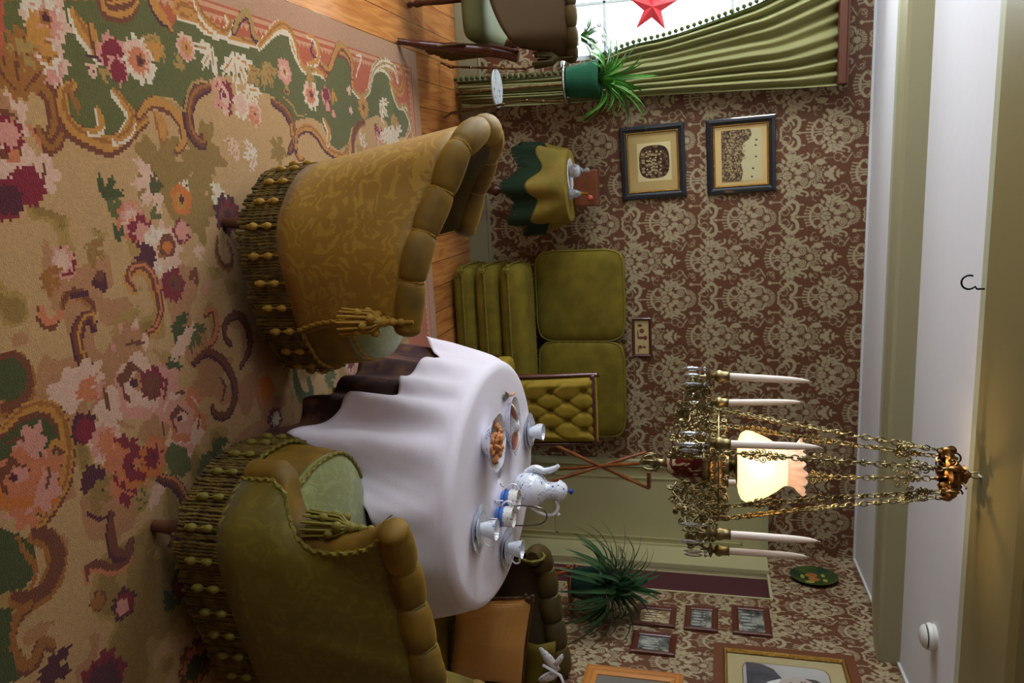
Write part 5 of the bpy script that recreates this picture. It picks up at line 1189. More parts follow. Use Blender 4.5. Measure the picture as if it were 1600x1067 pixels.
# lace bow
def lace():
    M = Mt('crochet_lace'); tc = M.n('ShaderNodeTexCoord'); v = M.n('ShaderNodeTexVoronoi', Scale=100.0); M.l(tc.outputs['Object'], v.inputs['Vector']); g = M.n('ShaderNodeMath', operation='GREATER_THAN'); g.inputs[1].default_value = .30; M.l(v.outputs['Distance'], g.inputs[0])
    M.l(g.outputs[0], M.b.inputs['Alpha']); M.b.inputs['Base Color'].default_value = rgb(214, 206, 206); M.b.inputs['Roughness'].default_value = .9; return M.m
lm = lace(); lb = thing('lace_bow', 'white crocheted lace bow on the settee back in front of the wall', 'lace bow', tuple(at(866, 1050, 3.05)))
def lobe(a, c, wdt, b, Y):
    A_, C_ = at(a[0], a[1], Y), at(c[0], c[1], Y); d = C_-A_; n = vnorm(Vector((0, 1, 0)).cross(d)); rows = []
    for i in range(13):
        t = i/12; w_ = wdt*math.sin(PI*min(1, .15+.8*t))**.6; rows.append([A_+d*t+n*w_*s+V3(0, -.015*math.sin(PI*t)*(1-s*s), 0) for s in (-1, -.5, 0, .5, 1)])
    b.grid(rows)
b = MB(); lobe((872, 1048), (843, 1012), .024, b, 3.05); b.build('loop', lm, lb, solid=.002)
b = MB(); lobe((870, 1052), (842, 1064), .022, b, 3.05); b.build('loop', lm, lb, solid=.002)
b = MB(); lobe((868, 1040), (880, 1022), .012, b, 3.04); b.build('loop', lm, lb, solid=.002)
b = MB(); b.rope([at(848, 1039, 3.03), at(862, 1047, 3.03), at(876, 1056, 3.03), at(880, 1066, 3.03)], .006, 40, 8); b.build('band', white, lb)

# ------------------------------------------------------------------ bamboo stands
bam = mat('bamboo_cane', (150, 86, 40), .38, col2=(120, 62, 28), scale=16)
def cane(b, A_, B_, r=.0105):
    n = 24; P = [A_.lerp(B_, i/n) for i in range(n+1)]; b.tube(P, [r*(1.28 if i % 6 == 3 else 1) for i in range(n+1)], 10)
s1 = thing('bamboo_stand', 'crossed bamboo tripod stand before the pale green door', 'stand', (1.72, 4.45, 0))
cr = V3(1.735, 4.42, .90)
tops = [at(1014, 763, 4.50), at(1010, 706, 4.50), at(1000, 724, 4.36)]
for t in tops:
    d_ = (cr-t); foot = t+d_*((t.z-.01)/(t.z-cr.z)); b = MB(); cane(b, t, foot); b.build('cane', bam, s1)
b = MB(); cane(b, at(1014, 762, 4.50), at(1014, 737, 4.44), .012); b.build('cross_bar', bam, s1)
s2c = Vector((2.20, 3.84, 0)); s2z = at(893, 912, 3.84).z
s2 = thing('bamboo_stand', 'bamboo plant stand in the right corner behind the settee', 'stand', tuple(s2c))
b = MB(); T3 = [s2c+V3(math.cos(a)*.125, math.sin(a)*.125, s2z) for a in (-2.6, -.45, 1.6)]
for i in range(3): cane(b, T3[i]+(T3[i]-T3[(i+1) % 3])*.12, T3[(i+1) % 3]+(T3[(i+1) % 3]-T3[i])*.12, .010)
b.build('top_frame', bam, s2)
for i in range(3):
    a = (-2.6, -.45, 1.6)[i]; b = MB(); cane(b, T3[i]+V3(0, 0, .02), s2c+V3(math.cos(a+2.1)*.17, math.sin(a+2.1)*.16, .01)); b.build('leg', bam, s2)
b = MB(); b.lathe([(0, s2z+.008), (.10, s2z+.008), (.10, s2z+.013), (0, s2z+.013)], s2c, 24); b.build('shelf', bam, s2)
p2 = thing('potted_plant', 'dark bushy strap-leaved plant in green pot on bamboo stand', 'plant', tuple(s2c+V3(0, 0, s2z+.014)))
b = MB(); zb_ = s2z+.014; b.lathe([(0, zb_), (.075, zb_), (.08, zb_+.005), (.105, zb_+.15), (.11, zb_+.155), (.108, zb_+.165), (.10, zb_+.16), (0, zb_+.15)], s2c, 30); b.build('pot', mat('dark_green_pot', (22, 54, 46), .35), p2)
rg = random.Random(23); sp_ = []
for k in range(120): sp_.append((rg.uniform(0, 6.28), rg.uniform(.1, 1.45), rg.uniform(.24, .44), rg.uniform(.016, .028), rg.uniform(3.0, 7)))
for k in range(26): sp_.append((rg.uniform(-2.9, -.9), rg.uniform(.3, 1.2), rg.uniform(.38, .54), .024, rg.uniform(3.5, 5.5)))
plant(p2, s2c+V3(0, 0, zb_+.15), sp_, mat('dark_strap_leaf', (40, 70, 44), .4, col2=(64, 98, 60), scale=9), wall=(0, .20))

# ------------------------------------------------------------------ pictures
def photo_mat(name, cols, sc=22, seed=0.0, lo=.42, hi=.6, vig=None):
    M = Mt(name); tc = M.n('ShaderNodeTexCoord'); mp = M.n('ShaderNodeMapping'); mp.inputs['Location'].default_value = (seed, seed*.7, seed*1.3); M.l(tc.outputs['Object'], mp.inputs['Vector'])
    nz = M.n('ShaderNodeTexNoise', Scale=sc, Detail=6.0, Roughness=.65); M.l(mp.outputs[0], nz.inputs['Vector']); rp = M.n('ShaderNodeValToRGB'); e = rp.color_ramp.elements
    e[0].position = lo; e[1].position = hi; e[0].color = rgb(*cols[0]); e[1].color = rgb(*cols[1])
    if len(cols) > 2: x = e.new((lo+hi)/2); x.color = rgb(*cols[2])
    M.l(nz.outputs['Fac'], rp.inputs['Fac']); M.l(rp.outputs[0], M.b.inputs['Base Color']); M.b.inputs['Roughness'].default_value = .25; return M.m
class Fr:
    "flat picture plane: P(u, v, t) maps 0..1 along the width and height, t metres off the wall"
    def __init__(s, O, U, V, N): s.O, s.U, s.V, s.N = Vector(O), Vector(U), Vector(V), Vector(N)
    def P(s, u, v, t=0): return s.O+s.U*u+s.V*v+s.N*t
    def rect(s, b, u0, u1, v0, v1, t0, t1):
        P = [s.P(u, v, t) for u in (u0, u1) for v in (v0, v1) for t in (t0, t1)]
        b.add(P, [(0, 1, 3, 2), (4, 6, 7, 5), (0, 4, 5, 1), (2, 3, 7, 6), (0, 2, 6, 4), (1, 5, 7, 3)])
    def poly(s, b, pts, t): b.add([s.P(u, v, t) for u, v in pts], [tuple(range(len(pts)))])
    def molding(s, b, wd, prof):
        "mitred moulding; prof = [(inset 0..1 of wd, t)]"
        lu, lv = s.U.length, s.V.length; rows = []
        for q, t in prof:
            a, c = q*wd/lu, q*wd/lv; rows.append([s.P(a, c, t), s.P(1-a, c, t), s.P(1-a, 1-c, t), s.P(a, 1-c, t)])
        b.grid(rows, closed=True)
def ellipse(cu_, cv_, ru, rv, n=28, p=2.0):
    out = []
    for k in range(n):
        t = 2*PI*k/n; c_, s_ = math.cos(t), math.sin(t); q = (abs(c_)**p+abs(s_)**p)**(-1/p); out.append((cu_+c_*q*ru, cv_+s_*q*rv))
    return out
def picture(label, F_, wd, fm, prof, mats_, group=None, deep=.0):
    r = thing('framed_picture', label, 'picture', tuple(F_.P(.5, 0, 0)), group); b = MB(); F_.molding(b, wd, prof); b.build('frame', fm, r, smooth=False)
    return r
ebony = mat('ebony_frame', (34, 34, 40), .3, coat=.5); giltm = mat('gilt_bead', (170, 128, 60), .35, metal=.9, bump=.8, bscale=160)
YW = YB-.002
def backpic(x0, x1, za, zb, tilt=0.0):
    t = math.radians(tilt); w_, h_ = x1-x0, zb-za; return Fr((x0, YW, za), (w_*math.cos(t), 0, w_*math.sin(t)), (-h_*math.sin(t), 0, h_*math.cos(t)), (0, -1, 0))
profE = [(0, 0), (0, .018), (.15, .024), (.5, .026), (.62, .018), (.75, .016), (1, .012), (1, .002)]
for k, (x0, x1, za, zb, lab, matc, tilt) in enumerate(((-.285, .155, 1.01, 1.40, 'black framed sepia group photograph, the lower of the two by the curtain', (176, 148, 92), 1.5), (-.293, .147, 1.525, 1.92, 'black framed sepia crowd photograph, the upper of the two by the curtain', (206, 172, 112), 1.2))):
    F_ = backpic(x0, x1, za, zb, tilt); r = picture(lab, F_, .042, ebony, profE, None)
    b = MB(); F_.molding(b, .047, [(.84, .018), (.9, .020), (1, .016), (1.06, .010)]); b.build('gilt_bead', giltm, r, smooth=False)
    b = MB(); F_.rect(b, .09, .91, .1, .9, 0, .006); b.build('mount', mat('mount_card_%d' % k if False else ('buff_card' if k == 0 else 'peach_card'), matc, .7), r, smooth=False)
    if k == 0:
        b = MB(); F_.rect(b, .24, .76, .26, .78, .006, .007); b.build('photo_card', mat('cream_card', (206, 188, 136), .6), r, smooth=False)
        b = MB(); F_.poly(b, ellipse(.5, .52, .225, .235, 36, 3.2), .0078); b.build('photograph', photo_mat('sepia_group', [(52, 34, 30), (150, 124, 84), (84, 60, 46)], 60, 2.0, .45, .66), r, smooth=False)
        b = MB(); rg = random.Random(2)
        for row_, n_ in ((.62, 7), (.55, 8), (.47, 8), (.40, 6)):
            for i in range(n_): F_.poly(b, ellipse(.36+.30*i/(n_-1)+rg.uniform(-.01, .01), row_+rg.uniform(-.012, .012), .012, .016, 8), .0082)
        b.build('faces', mat('pale_sepia', (178, 156, 112), .6), r, smooth=False)
        b = MB()
        for row_, n_ in ((.51, 5), (.44, 4), (.35, 5)):
            for i in range(n_): F_.poly(b, ellipse(.40+.22*i/(n_-1)+rg.uniform(-.02, .02), row_, .018, .03, 8), .0080)
        b.build('figures', mat('mid_sepia', (150, 128, 90), .6), r, smooth=False)
    else:
        b = MB(); F_.rect(b, .16, .84, .22, .80, .006, .007); b.build('photo_card', mat('pale_photo_sky', (196, 184, 140), .5), r, smooth=False)
        b = MB(); F_.poly(b, [(.16, .22), (.84, .22), (.84, .50), (.72, .53), (.60, .50), (.50, .56), (.46, .52), (.34, .54), (.30, .62), (.24, .66), (.16, .64)], .0076); b.build('photograph', photo_mat('sepia_crowd', [(70, 52, 46), (170, 150, 112), (116, 94, 70)], 90, 5.0, .4, .62), r, smooth=False)
        b = MB(); rg = random.Random(6)
        for i in range(60): F_.poly(b, ellipse(rg.uniform(.18, .82), rg.uniform(.28, .47), .009, .012, 6), .0082)
        for x in (.36, .43, .52): F_.rect(b, x, x+.035, .52, .57, .0078, .0082)
        b.build('faces', mat('pale_sepia', (0, 0, 0)), r, smooth=False)
        b = MB()
        for x, z in ((.30, .71), (.37, .70), (.52, .70), (.67, .66), (.78, .64)): F_.rect(b, x, x+.02, z, z+.03, .0078, .0082)
        b.build('marks', mat('dark_sepia', (84, 62, 48), .6), r, smooth=False)
mah = mat('mahogany_frame', (84, 34, 24), .35, coat=.3)
profM = [(0, 0), (0, .014), (.3, .018), (.8, .014), (1, .010), (1, .002)]
F_ = backpic(.899, 1.153, 1.06, 1.183); r = picture('small wide mahogany framed picture of little figures above the settee', F_, .017, mah, profM, None)
b = MB(); F_.rect(b, .05, .95, .1, .9, 0, .004); b.build('mount', mat('tan_paper', (186, 164, 112), .7), r, smooth=False)
b = MB()
for (x, y_, ru, rv) in ((.34, .5, .06, .13), (.52, .45, .035, .2), (.52, .68, .06, .09), (.76, .40, .045, .12), (.76, .62, .03, .08), (.42, .30, .12, .03), (.2, .4, .04, .12), (.85, .3, .06, .03)): F_.poly(b, ellipse(x, y_, ru, rv, 16), .005)
b.build('figures', mat('red_brown_ink', (116, 54, 46), .7), r, smooth=False)
def rpic(s0_, s1_, za, zb): return Fr(tuple(rw(s0_, za, .001)), tuple(RD*(s1_-s0_)), (0, 0, zb-za), tuple(RN))
def sy(y): return (YB-y)/.9962
for k, (ya, yb_, za, zb, lab, sd) in enumerate(((3.99, 3.765, 1.145, 1.375, 'small mahogany framed photo behind the plant tips, upper left of the lower pair', 1), (3.69, 3.475, 1.165, 1.39, 'small mahogany framed grey photo, nearest the portrait in the lower pair', 2), (4.03, 3.76, 1.42, 1.597, 'small mahogany framed photo, middle of the three stacked upward', 3), (4.08, 3.765, 1.67, 1.87, 'small mahogany framed grey photo, topmost of the three', 4))):
    F_ = rpic(sy(ya), sy(yb_), za, zb); r = picture(lab, F_, .034, mah, profM, None)
    c1 = [(70, 54, 40), (206, 186, 150), (140, 112, 80)] if k == 0 else [(44, 44, 42), (186, 184, 168), (104, 104, 96)]
    b = MB(); F_.rect(b, .06, .94, .06, .94, 0, .004); b.build('photograph', photo_mat('photo_%s' % ('brown', 'slate', 'silver', 'pearl')[k], c1, 11, sd*3.0, .34, .66), r, smooth=False)
    b = MB(); rg = random.Random(sd)
    for i in range(5): F_.poly(b, ellipse(.26+.12*i, .38+rg.uniform(-.05, .05), .035, .14, 12), .0048); F_.poly(b, ellipse(.26+.12*i, .58+rg.uniform(-.03, .03), .022, .035, 10), .0052)
    b.build('figures', mat('photo_figure_%s' % ('tan' if k == 0 else 'grey'), c1[1] if k != 1 else (150, 150, 144), .5), r, smooth=False)
# big portrait
F_ = rpic(sy(3.63), sy(3.63)+.60, 1.575, 2.235); r = picture('large portrait of a man in dark suit with brown frame and gilt slip', F_, .05, mat('brown_flat_frame', (104, 58, 34), .5), [(0, 0), (0, .022), (.9, .022), (1, .016), (1, .002)], None)
b = MB(); F_.molding(b, .066, [(.74, .02), (.8, .026), (.92, .024), (1, .012)]); b.build('gilt_slip', giltm, r, smooth=False)
b = MB(); F_.rect(b, .08, .92, .08, .92, 0, .006); b.build('mount', mat('sand_card', (172, 156, 112), .7), r, smooth=False)
b = MB(); F_.poly(b, ellipse(.5, .5, .285, .30, 40, 9), .0068); b.build('mount_bevel', mat('bronze_line', (130, 90, 50), .5), r, smooth=False)
b = MB(); F_.poly(b, ellipse(.5, .5, .275, .292, 40, 9), .0074); b.build('portrait_ground', mat('grey_wash', (176, 172, 166), .6, col2=(150, 146, 140), scale=4), r, smooth=False)
b = MB(); F_.poly(b, [(.225, .23), (.78, .23), (.77, .34), (.68, .42), (.58, .47), (.50, .43), (.42, .47), (.30, .42), (.235, .34)], .0080); b.build('suit', mat('charcoal_wash', (58, 56, 60), .6, col2=(92, 88, 90), scale=9), r, smooth=False)
b = MB(); F_.poly(b, [(.43, .46), (.57, .46), (.53, .40), (.50, .36), (.47, .40)], .0086); b.build('shirt', mat('pale_grey_wash', (206, 204, 200), .6), r, smooth=False)
b = MB(); F_.poly(b, ellipse(.5, .58, .098, .135, 28), .0090); F_.poly(b, ellipse(.40, .57, .02, .035, 10), .0088); F_.poly(b, ellipse(.60, .57, .02, .035, 10), .0088); b.build('face', mat('face_wash', (176, 160, 148), .6), r, smooth=False)
b = MB(); F_.poly(b, [(.395, .62), (.40, .70), (.45, .745), (.53, .75), (.59, .71), (.605, .62), (.575, .665), (.50, .69), (.43, .665)], .0095)
for u_ in (.46, .54): F_.poly(b, ellipse(u_, .60, .020, .007, 10), .0095); F_.poly(b, ellipse(u_, .622, .026, .006, 10), .0095)
F_.poly(b, ellipse(.5, .525, .035, .012, 12), .0095); b.build('hair_and_features', mat('dark_wash', (74, 64, 60), .7), r, smooth=False)
# gilt frame cut by the picture edge
F_ = rpic(sy(3.30), sy(3.30)+.45, .98, 1.44); r = picture('gilt wooden frame below the large portrait, cut by the photo edge', F_, .06, mat('golden_wood', (190, 124, 60), .35), [(0, 0), (0, .02), (.2, .028), (.3, .020), (.55, .024), (.65, .016), (1, .010), (1, .002)], None)
b = MB(); F_.rect(b, .1, .9, .1, .9, 0, .005); b.build('mount', mat('grey_picture', (110, 104, 92), .6), r, smooth=False)
# painted plate
pc_ = rw(sy(4.545), 2.155); r = thing('wall_plate', 'round green painted fruit plate hung high on the wallpaper', 'plate', tuple(pc_))
b = MB(); b.lathe([(0, .004), (.125, .004), (.168, .022), (.172, .026), (.166, .026), (.12, .012), (0, .012)], pc_, 48, .80, .80, axis=RN); b.build('plate_body', mat('green_glaze', (66, 78, 30), .25, col2=(34, 58, 40), scale=9), r)
def disc(b, u, v, r_, t, sy_=1.0): b.add([pc_+RD*(u+r_*math.cos(a))+V3(0, 0, v+r_*sy_*math.sin(a))+RN*t for a in np.linspace(0, 2*PI, 17)[:-1]], [tuple(range(16))])
b = MB(); disc(b, -.025, -.012, .032, .0135, 1.1); disc(b, .032, -.002, .030, .0137, 1.1); b.build('painted_fruit', mat('fruit_red', (150, 84, 44), .3, col2=(176, 120, 60), scale=24), r, smooth=False)
b = MB(); disc(b, -.03, .055, .022, .0135, .5); disc(b, .04, .06, .022, .0136, .6); disc(b, .0, -.065, .03, .0135, .4); disc(b, .07, -.03, .018, .0135, 1.6); b.build('painted_leaves', mat('leaf_yellow', (150, 146, 60), .3), r, smooth=False)
# smoke detector, hook
c = V3(1.885, 3.10, HC); r = thing('smoke_detector', 'round white smoke detector on the ceiling', 'smoke detector', tuple(c))
b = MB(); b.lathe([(0, -.055), (.025, -.055), (.042, -.046), (.048, -.036)], c, 30); b.build('cap', mat('detector_white', (216, 214, 206), .45), r)
b = MB(); b.lathe([(.042, -.037), (.042, -.030)], c, 24); b.build('vent_slot', mat('slot_dark', (30, 30, 28), .8), r)
b = MB(); b.lathe([(.042, -.031), (.052, -.030), (.055, -.015), (.050, -.012), (.050, 0), (0, 0)], c, 30); b.build('base', mat('detector_white', (0, 0, 0)), r)
c = at(1543, 452, 2.69)
def hook(c, name, label, s=1.0, m=None):
    zt = 2.41; r = thing(name, label, 'hook', (c.x, c.y, zt)); b = MB()
    P = [V3(c.x, c.y, zt), V3(c.x, c.y, zt-.022*s)]+[V3(c.x-.022*s+.022*s*math.cos(a), c.y, zt-.045*s+.022*s*math.sin(a)) for a in np.linspace(.9, -3.6, 18)]
    b.tube(P, .0032, 8); b.build('hook_body', m or mat('black_iron', (40, 44, 50), .4, .8), r); return r
hook(V3(c.x, 2.70, 0), 'ceiling_hook', 'empty dark iron hook in the nearer ceiling beam')

# ------------------------------------------------------------------ chandelier
CX, CY = .963, 2.51; AX0 = V3(CX, CY, 0)
brs = mat('patinated_brass', (112, 102, 70), .42, metal=1.0, col2=(150, 134, 92), scale=30)
ch = thing('chandelier', 'ornate openwork brass lamp chandelier with six candle arms and crystal drops', 'chandelier', (CX, CY, 2.4))
# body: finial, ruby font, bands
b = MB(); b.lathe([(0, 1.335), (.006, 1.338), (.012, 1.35), (.006, 1.362), (.014, 1.376), (.026, 1.385), (.02, 1.395), (.012, 1.41), (.016, 1.425), (.03, 1.44)], AX0, 20)
for k in range(6):
    a = k*PI/3; e1_ = V3(math.cos(a), math.sin(a), 0)
    b.tube([AX0+e1_*(.010+.018*math.sin(t)*1.2)+V3(0, 0, 1.375+.028*math.cos(t)) for t in np.linspace(-1.0, 4.2, 18)], .0035, 6)
    b.ball(AX0+e1_*.030+V3(0, 0, 1.392), .005, 8, 6)
b.build('bottom_finial', brs, ch)
def ruby():
    M = Mt('ruby_font_glaze'); tc = M.n('ShaderNodeTexCoord'); n_ = M.n('ShaderNodeTexNoise', Scale=15.0, Detail=2.0, Distortion=2.2); M.l(tc.outputs['Object'], n_.inputs['Vector']); rp = M.n('ShaderNodeValToRGB'); e = rp.color_ramp.elements
    e[0].position = .54; e[1].position = .56; e[0].color = rgb(96, 8, 18); e[1].color = rgb(214, 194, 150); M.l(n_.outputs['Fac'], rp.inputs['Fac']); M.l(rp.outputs[0], M.b.inputs['Base Color']); M.b.inputs['Roughness'].default_value = .15; M.b.inputs['Coat Weight'].default_value = .6; return M.m
b = MB(); b.lathe([(.012, 1.425), (.03, 1.432), (.046, 1.452), (.060, 1.485), (.068, 1.52), (.070, 1.548)], AX0, 40); b.build('ruby_font', ruby(), ch)
b = MB(); b.lathe([(.070, 1.546), (.078, 1.550), (.078, 1.560), (.074, 1.566), (.078, 1.575), (.074, 1.580), (.068, 1.584)], AX0, 40); b.build('font_collar', brs, ch)
b = MB(); b.lathe([(.068, 1.583), (.066, 1.592), (.056, 1.603), (.03, 1.611), (.02, 1.615)], AX0, 40); b.build('font_shoulder', mat('russet_glaze', (150, 84, 44), .2, col2=(206, 150, 92), scale=60, lo=.5, hi=.54, coat=.5), ch)
b = MB(); b.lathe([(.022, 1.612), (.032, 1.618), (.032, 1.632), (.022, 1.636), (.016, 1.645), (.03, 1.652), (.062, 1.656), (.066, 1.664), (.06, 1.668)], AX0, 30, fl=lambda a, z: .03*math.sin(a*16)); b.build('burner', brs, ch)
shade = Mt('frosted_glow_glass'); shade.b.inputs['Base Color'].default_value = rgb(255, 240, 214); shade.b.inputs['Roughness'].default_value = .45; shade.b.inputs['Transmission Weight'].default_value = .75; shade.b.inputs['Emission Color'].default_value = rgb(255, 206, 140); shade.b.inputs['Emission Strength'].default_value = 0.8
tcs = shade.n('ShaderNodeTexCoord'); gn = shade.n('ShaderNodeTexNoise', Scale=22.0, Detail=3.0); shade.l(tcs.outputs['Object'], gn.inputs['Vector']); bp = shade.n('ShaderNodeBump', Strength=.35, Distance=.01); shade.l(gn.outputs['Fac'], bp.inputs['Height']); shade.l(bp.outputs[0], shade.b.inputs['Normal'])
b = MB(); b.lathe([(.064, 1.660), (.088, 1.664), (.108, 1.672), (.118, 1.688), (.116, 1.705), (.106, 1.73), (.094, 1.755), (.078, 1.780), (.064, 1.797), (.058, 1.806), (.057, 1.815)], AX0, 48, fl=lambda a, z: .02*math.sin(a*6)*math.sin(max(0, (1.80-z))*20)); b.build('glass_shade', shade.m, ch, solid=.003)
b = MB(); b.grid([[AX0+V3(math.cos(a)*r*(1+(.05*math.sin(a*18)+.04*math.sin(a*5))*k), math.sin(a)*r*(1+(.05*math.sin(a*18)+.04*math.sin(a*5))*k), z+k*(.006*math.cos(a*18)-.004*math.sin(a*5))) for a in np.linspace(0, 2*PI, 217)[:-1]] for r, z, k in ((.057, 1.813, 0), (.058, 1.825, .1), (.064, 1.838, .4), (.075, 1.850, .8), (.087, 1.862, 1))], closed=True); b.build('ruffled_rim', mat('frosted_peach_glass', (252, 228, 206), .5, trans=.35, emit=(255, 206, 168), es=.30), ch, solid=.003)
def spiral(b, o, e1_, e2_, r, turns=1.6, ph=0.0, tr=.0026, sgn=1, n=22):
    P = []
    for i in range(n):
        t = i/(n-1); a = ph+sgn*turns*2*PI*t; q = r*(1-.80*t); P.append(o+e1_*math.cos(a)*q+e2_*math.sin(a)*q)
    b.tube(P, [tr*(1.15-.4*i/(n-1)) for i in range(n)], 5)
    b.ball(P[-1], tr*2.0, 6, 4)
TH = [math.radians(90-a) for a in (0, 0, 0, 0, 0, 0)]
# arm directions measured around the axis from the line towards the camera
tow = math.atan2(-CY, -CX)
ARM = [tow+math.radians(a) for a in (-12, 43, 108, 168, 228, 288)]
rg = random.Random(41); crystal = mat('clear_crystal', (244, 248, 252), .02, trans=.8, ior=1.5, spec=.8)
candle_pts = []
UPZ = V3(0, 0, 1)
for k, a in enumerate(ARM):
    e = V3(math.cos(a), math.sin(a), 0); sd = V3(-e.y, e.x, 0); b = MB()
    P = lambda r, z: AX0+e*r+V3(0, 0, z)
    b.tube(cat([P(.072, 1.565), P(.11, 1.52), P(.16, 1.49), P(.20, 1.53), P(.25, 1.57), P(.285, 1.545), P(.302, 1.575)], 8), .0038, 7)
    b.tube(cat([P(.074, 1.58), P(.12, 1.62), P(.165, 1.61), P(.19, 1.57), P(.23, 1.54), P(.27, 1.52), P(.30, 1.56)], 8), .0042, 7)
    b.tube(cat([P(.09, 1.465), P(.13, 1.455), P(.17, 1.48), P(.21, 1.50), P(.26, 1.50), P(.29, 1.53)], 8), .0028, 6)
    sp2 = [(.098, 1.49, .024), (.10, 1.545, .022), (.105, 1.60, .020), (.135, 1.475, .022), (.14, 1.525, .026), (.145, 1.575, .022), (.155, 1.615, .018), (.18, 1.495, .020), (.185, 1.545, .024), (.185, 1.59, .018), (.22, 1.515, .020), (.225, 1.56, .020), (.255, 1.54, .018), (.265, 1.575, .014), (.285, 1.515, .014), (.12, 1.445, .012), (.205, 1.475, .012), (.17, 1.455, .010)]
    sp2 += [(rg.uniform(.085, .285), 0, rg.uniform(.010, .018)) for _ in range(38)]
    for (r_, z_, q) in sp2:
        if z_ == 0: wz = .088*(1-(r_-.08)/.32); z_ = 1.53+rg.uniform(-wz, wz*.95)
        tl = sd*rg.uniform(-.5, .5); spiral(b, P(r_+rg.uniform(-.004, .004), z_+rg.uniform(-.004, .004))+sd*rg.uniform(-.008, .008), vnorm(e+tl), UPZ, q, rg.uniform(1.3, 1.9), rg.uniform(0, 6), .0024, rg.choice((-1, 1)))
    for j in range(10): b.ball(P(rg.uniform(.09, .27), rg.uniform(1.46, 1.61))+sd*rg.uniform(-.012, .012), .0048, 6, 4)
    arm = b.build('scroll_arm', brs, ch)
    b = MB(); cq = P(.302, 0); b.lathe([(.004, 1.560), (.010, 1.566), (.022, 1.570), (.026, 1.575), (.012, 1.580), (.010, 1.585), (.018, 1.592), (.021, 1.602), (.016, 1.612), (.015, 1.630), (.018, 1.634), (.0135, 1.635), (.012, 1.622)], cq, 18, fl=lambda t, z: .05*math.sin(t*8)*(z < 1.60))
    b.tube([cq+V3(0, 0, 1.56), cq+V3(0, 0, 1.54)], .003, 6)
    b.build('candle_cup', brs, ch)
    candle_pts.append(cq+V3(0, 0, 1.628))
    for j in range(3):
        t = a+2*PI*j/3+.4; o_ = cq+V3(math.cos(t)*.030, math.sin(t)*.030, 1.568); b = MB()
        b.tube([cq+V3(math.cos(t)*.02, math.sin(t)*.02, 1.572), o_, o_+V3(0, 0, -.008)], .0012, 4)
        b.ball(o_+V3(0, 0, -.012), .0065, 6, 4); b.lathe([(0, -.086), (.0055, -.072), (.0075, -.052), (.005, -.030), (.0015, -.022), (0, -.020)], o_, 6); b.build('crystal_drop', crystal, ch)
    # gallery between the arms
    a2 = ARM[(k+1) % 6] if k < 5 else ARM[0]+2*PI
    b = MB(); b.tube([AX0+V3(math.cos(t)*.175, math.sin(t)*.175, 1.60) for t in np.linspace(a, a2, 14)], .0035, 6)
    for t in np.linspace(a, a2, 6)[:-1]:
        o_ = AX0+V3(math.cos(t+.1)*.175, math.sin(t+.1)*.175, 1.585); tt = V3(-math.sin(t+.1), math.cos(t+.1), 0); spiral(b, o_, tt, UPZ, .015, 1.4, rg.uniform(0, 6), .0024); spiral(b, o_+V3(0, 0, .03), tt, UPZ, .011, 1.3, rg.uniform(0, 6), .0022, -1)
    b.build('gallery_rail', brs, ch)
    # chain up to the crown
    A_ = P(.19, 1.605); B_ = P(.072, 2.288); n = 34; b = MB(); dirc = vnorm(B_-A_)
    for i in range(n+1):
        t = i/n; p = A_.lerp(B_, t)-V3(0, 0, .02*math.sin(PI*t)); q = .0065; fat = math.exp(-((t-.20)/.06)**2)+math.exp(-((t-.48)/.05)**2)
        e_ = sd if i % 2 else e
        nn = vnorm(dirc.cross(e_)); L_ = (B_-A_).length/n*.66; q = .0085
        b.tube([p+dirc*L_*math.cos(u)+nn*q*math.sin(u) for u in np.linspace(0, 2*PI, 9)], .0024, 5)
        if fat > .3 or i % 3 == 1:
            for s_ in (-1, 1): spiral(b, p+sd*s_*(.004+.009*fat), sd, dirc, .006+.005*fat, 1.2, rg.uniform(0, 6), .0020)
    p = A_.lerp(B_, .86)-V3(0, 0, .008)
    for s_ in (-1, 1):
        for j in range(3): spiral(b, p+sd*s_*(.006+.010*(2-j)*.7)+dirc*(j-1)*.022, sd, dirc, .012, 1.3, rg.uniform(0, 6), .0022, s_)
    b.build('chain', brs, ch)
b = MB(); b.lathe([(.060, 2.272), (.078, 2.280), (.070, 2.295), (.060, 2.303), (.040, 2.314), (.028, 2.325), (.030, 2.335), (.012, 2.345), (.006, 2.352)], AX0, 36, fl=lambda a, z: .16*math.sin(a*6)*max(0, (2.31-z)/.03))
for k in range(6):
    a = ARM[k]; b.lathe([(.001, -.02), (.008, -.008), (.011, .005), (.004, .016)], AX0+V3(math.cos(a)*.078, math.sin(a)*.078, 2.285), 8)
    for r_, z_, q_ in ((.05, 2.305, .022), (.075, 2.295, .016), (.06, 2.28, .014)): spiral(b, AX0+V3(math.cos(a)*r_, math.sin(a)*r_, z_), V3(math.cos(a), math.sin(a), 0), UPZ, q_, 1.4, k, .003)
    for s_ in (-.35, .35): spiral(b, AX0+V3(math.cos(a+s_)*.072, math.sin(a+s_)*.072, 2.285), V3(-math.sin(a+s_), math.cos(a+s_), 0), UPZ, .015, 1.4, k, .0026)
b.build('crown', mat('copper_brass', (104, 84, 58), .35, metal=1.0, col2=(170, 120, 66), scale=40), ch)
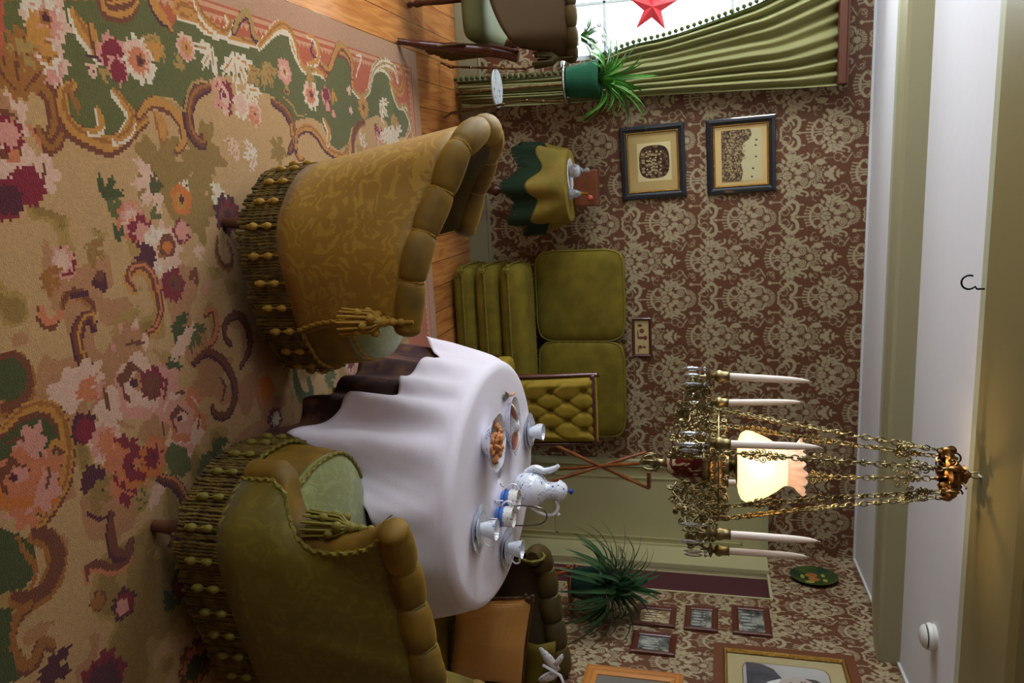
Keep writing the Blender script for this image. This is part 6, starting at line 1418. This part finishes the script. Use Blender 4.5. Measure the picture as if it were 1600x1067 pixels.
b = MB(); b.tube([AX0+V3(.010*math.sin(u), 0, 2.366+.016*math.cos(u)) for u in np.linspace(0, 2*PI, 18)], .0022, 6); b.build('hanging_ring', brs, ch)
hk = thing('chandelier_hook', 'pale painted hook in the beam carrying the brass chandelier', 'hook', (CX, CY+.03, 2.40)); b = MB()
b.tube(cat([V3(CX, CY+.05, 2.398), V3(CX, CY+.03, 2.388), V3(CX, CY+.0, 2.374), V3(CX, CY-.015, 2.376), V3(CX, CY-.02, 2.388)], 6), .004, 8); b.build('hook_body', mat('cream_hook', (190, 186, 160), .4), hk)
# lamp flame light inside the shade
ld = bpy.data.lights.new('lamp_flame', 'POINT'); ld.energy = 8.0; ld.color = (1.0, .70, .40); ld.shadow_soft_size = .03; lo_ = bpy.data.objects.new('lamp_flame', ld); COL.objects.link(lo_); lo_.location = (CX, CY, 1.735)
# six candles
wax = mat('ivory_wax', (238, 222, 208), .4, sheen=.1)
labs = ['tall white candle nearest the camera, in front of the glass shade', 'white candle nearest the camera right of the glass shade, beside the door',
        'white candle farthest right on the chandelier, before the door frame', 'white candle behind the ruby lamp and shade', 'white candle behind the chains, left and far side of chandelier', 'white candle leaning slightly, farthest left on the chandelier nearest the window']
c0 = None
for k, p in enumerate(candle_pts):
    if c0 is None:
        r = thing('candle', labs[k], 'candle', tuple(p), 'white taper candles on the chandelier'); b = MB()
        b.lathe([(.0108, 0), (.0118, .01), (.0118, .10), (.0112, .17), (.0098, .205), (.0075, .230), (.0045, .244), (.0015, .252), (0, .252)], p, 18); b.build('candle_body', wax, r)
        b = MB(); b.tube([p+V3(0, 0, .249), p+V3(.001, 0, .256), p+V3(.003, 0, .260)], .0012, 5); b.build('wick', mat('wick_cream', (220, 200, 170), .8), r); c0 = r
    else:
        r = dup(c0, tuple(p), labs[k])
    r.rotation_euler = ((0, 0, 0), (0, .01, 0), (0, 0, 0), (0, 0, 0), (0, -.03, 0), (0, .05, 0))[k]
for o in bpy.data.objects:
    if '_w' in o: del o['_w']
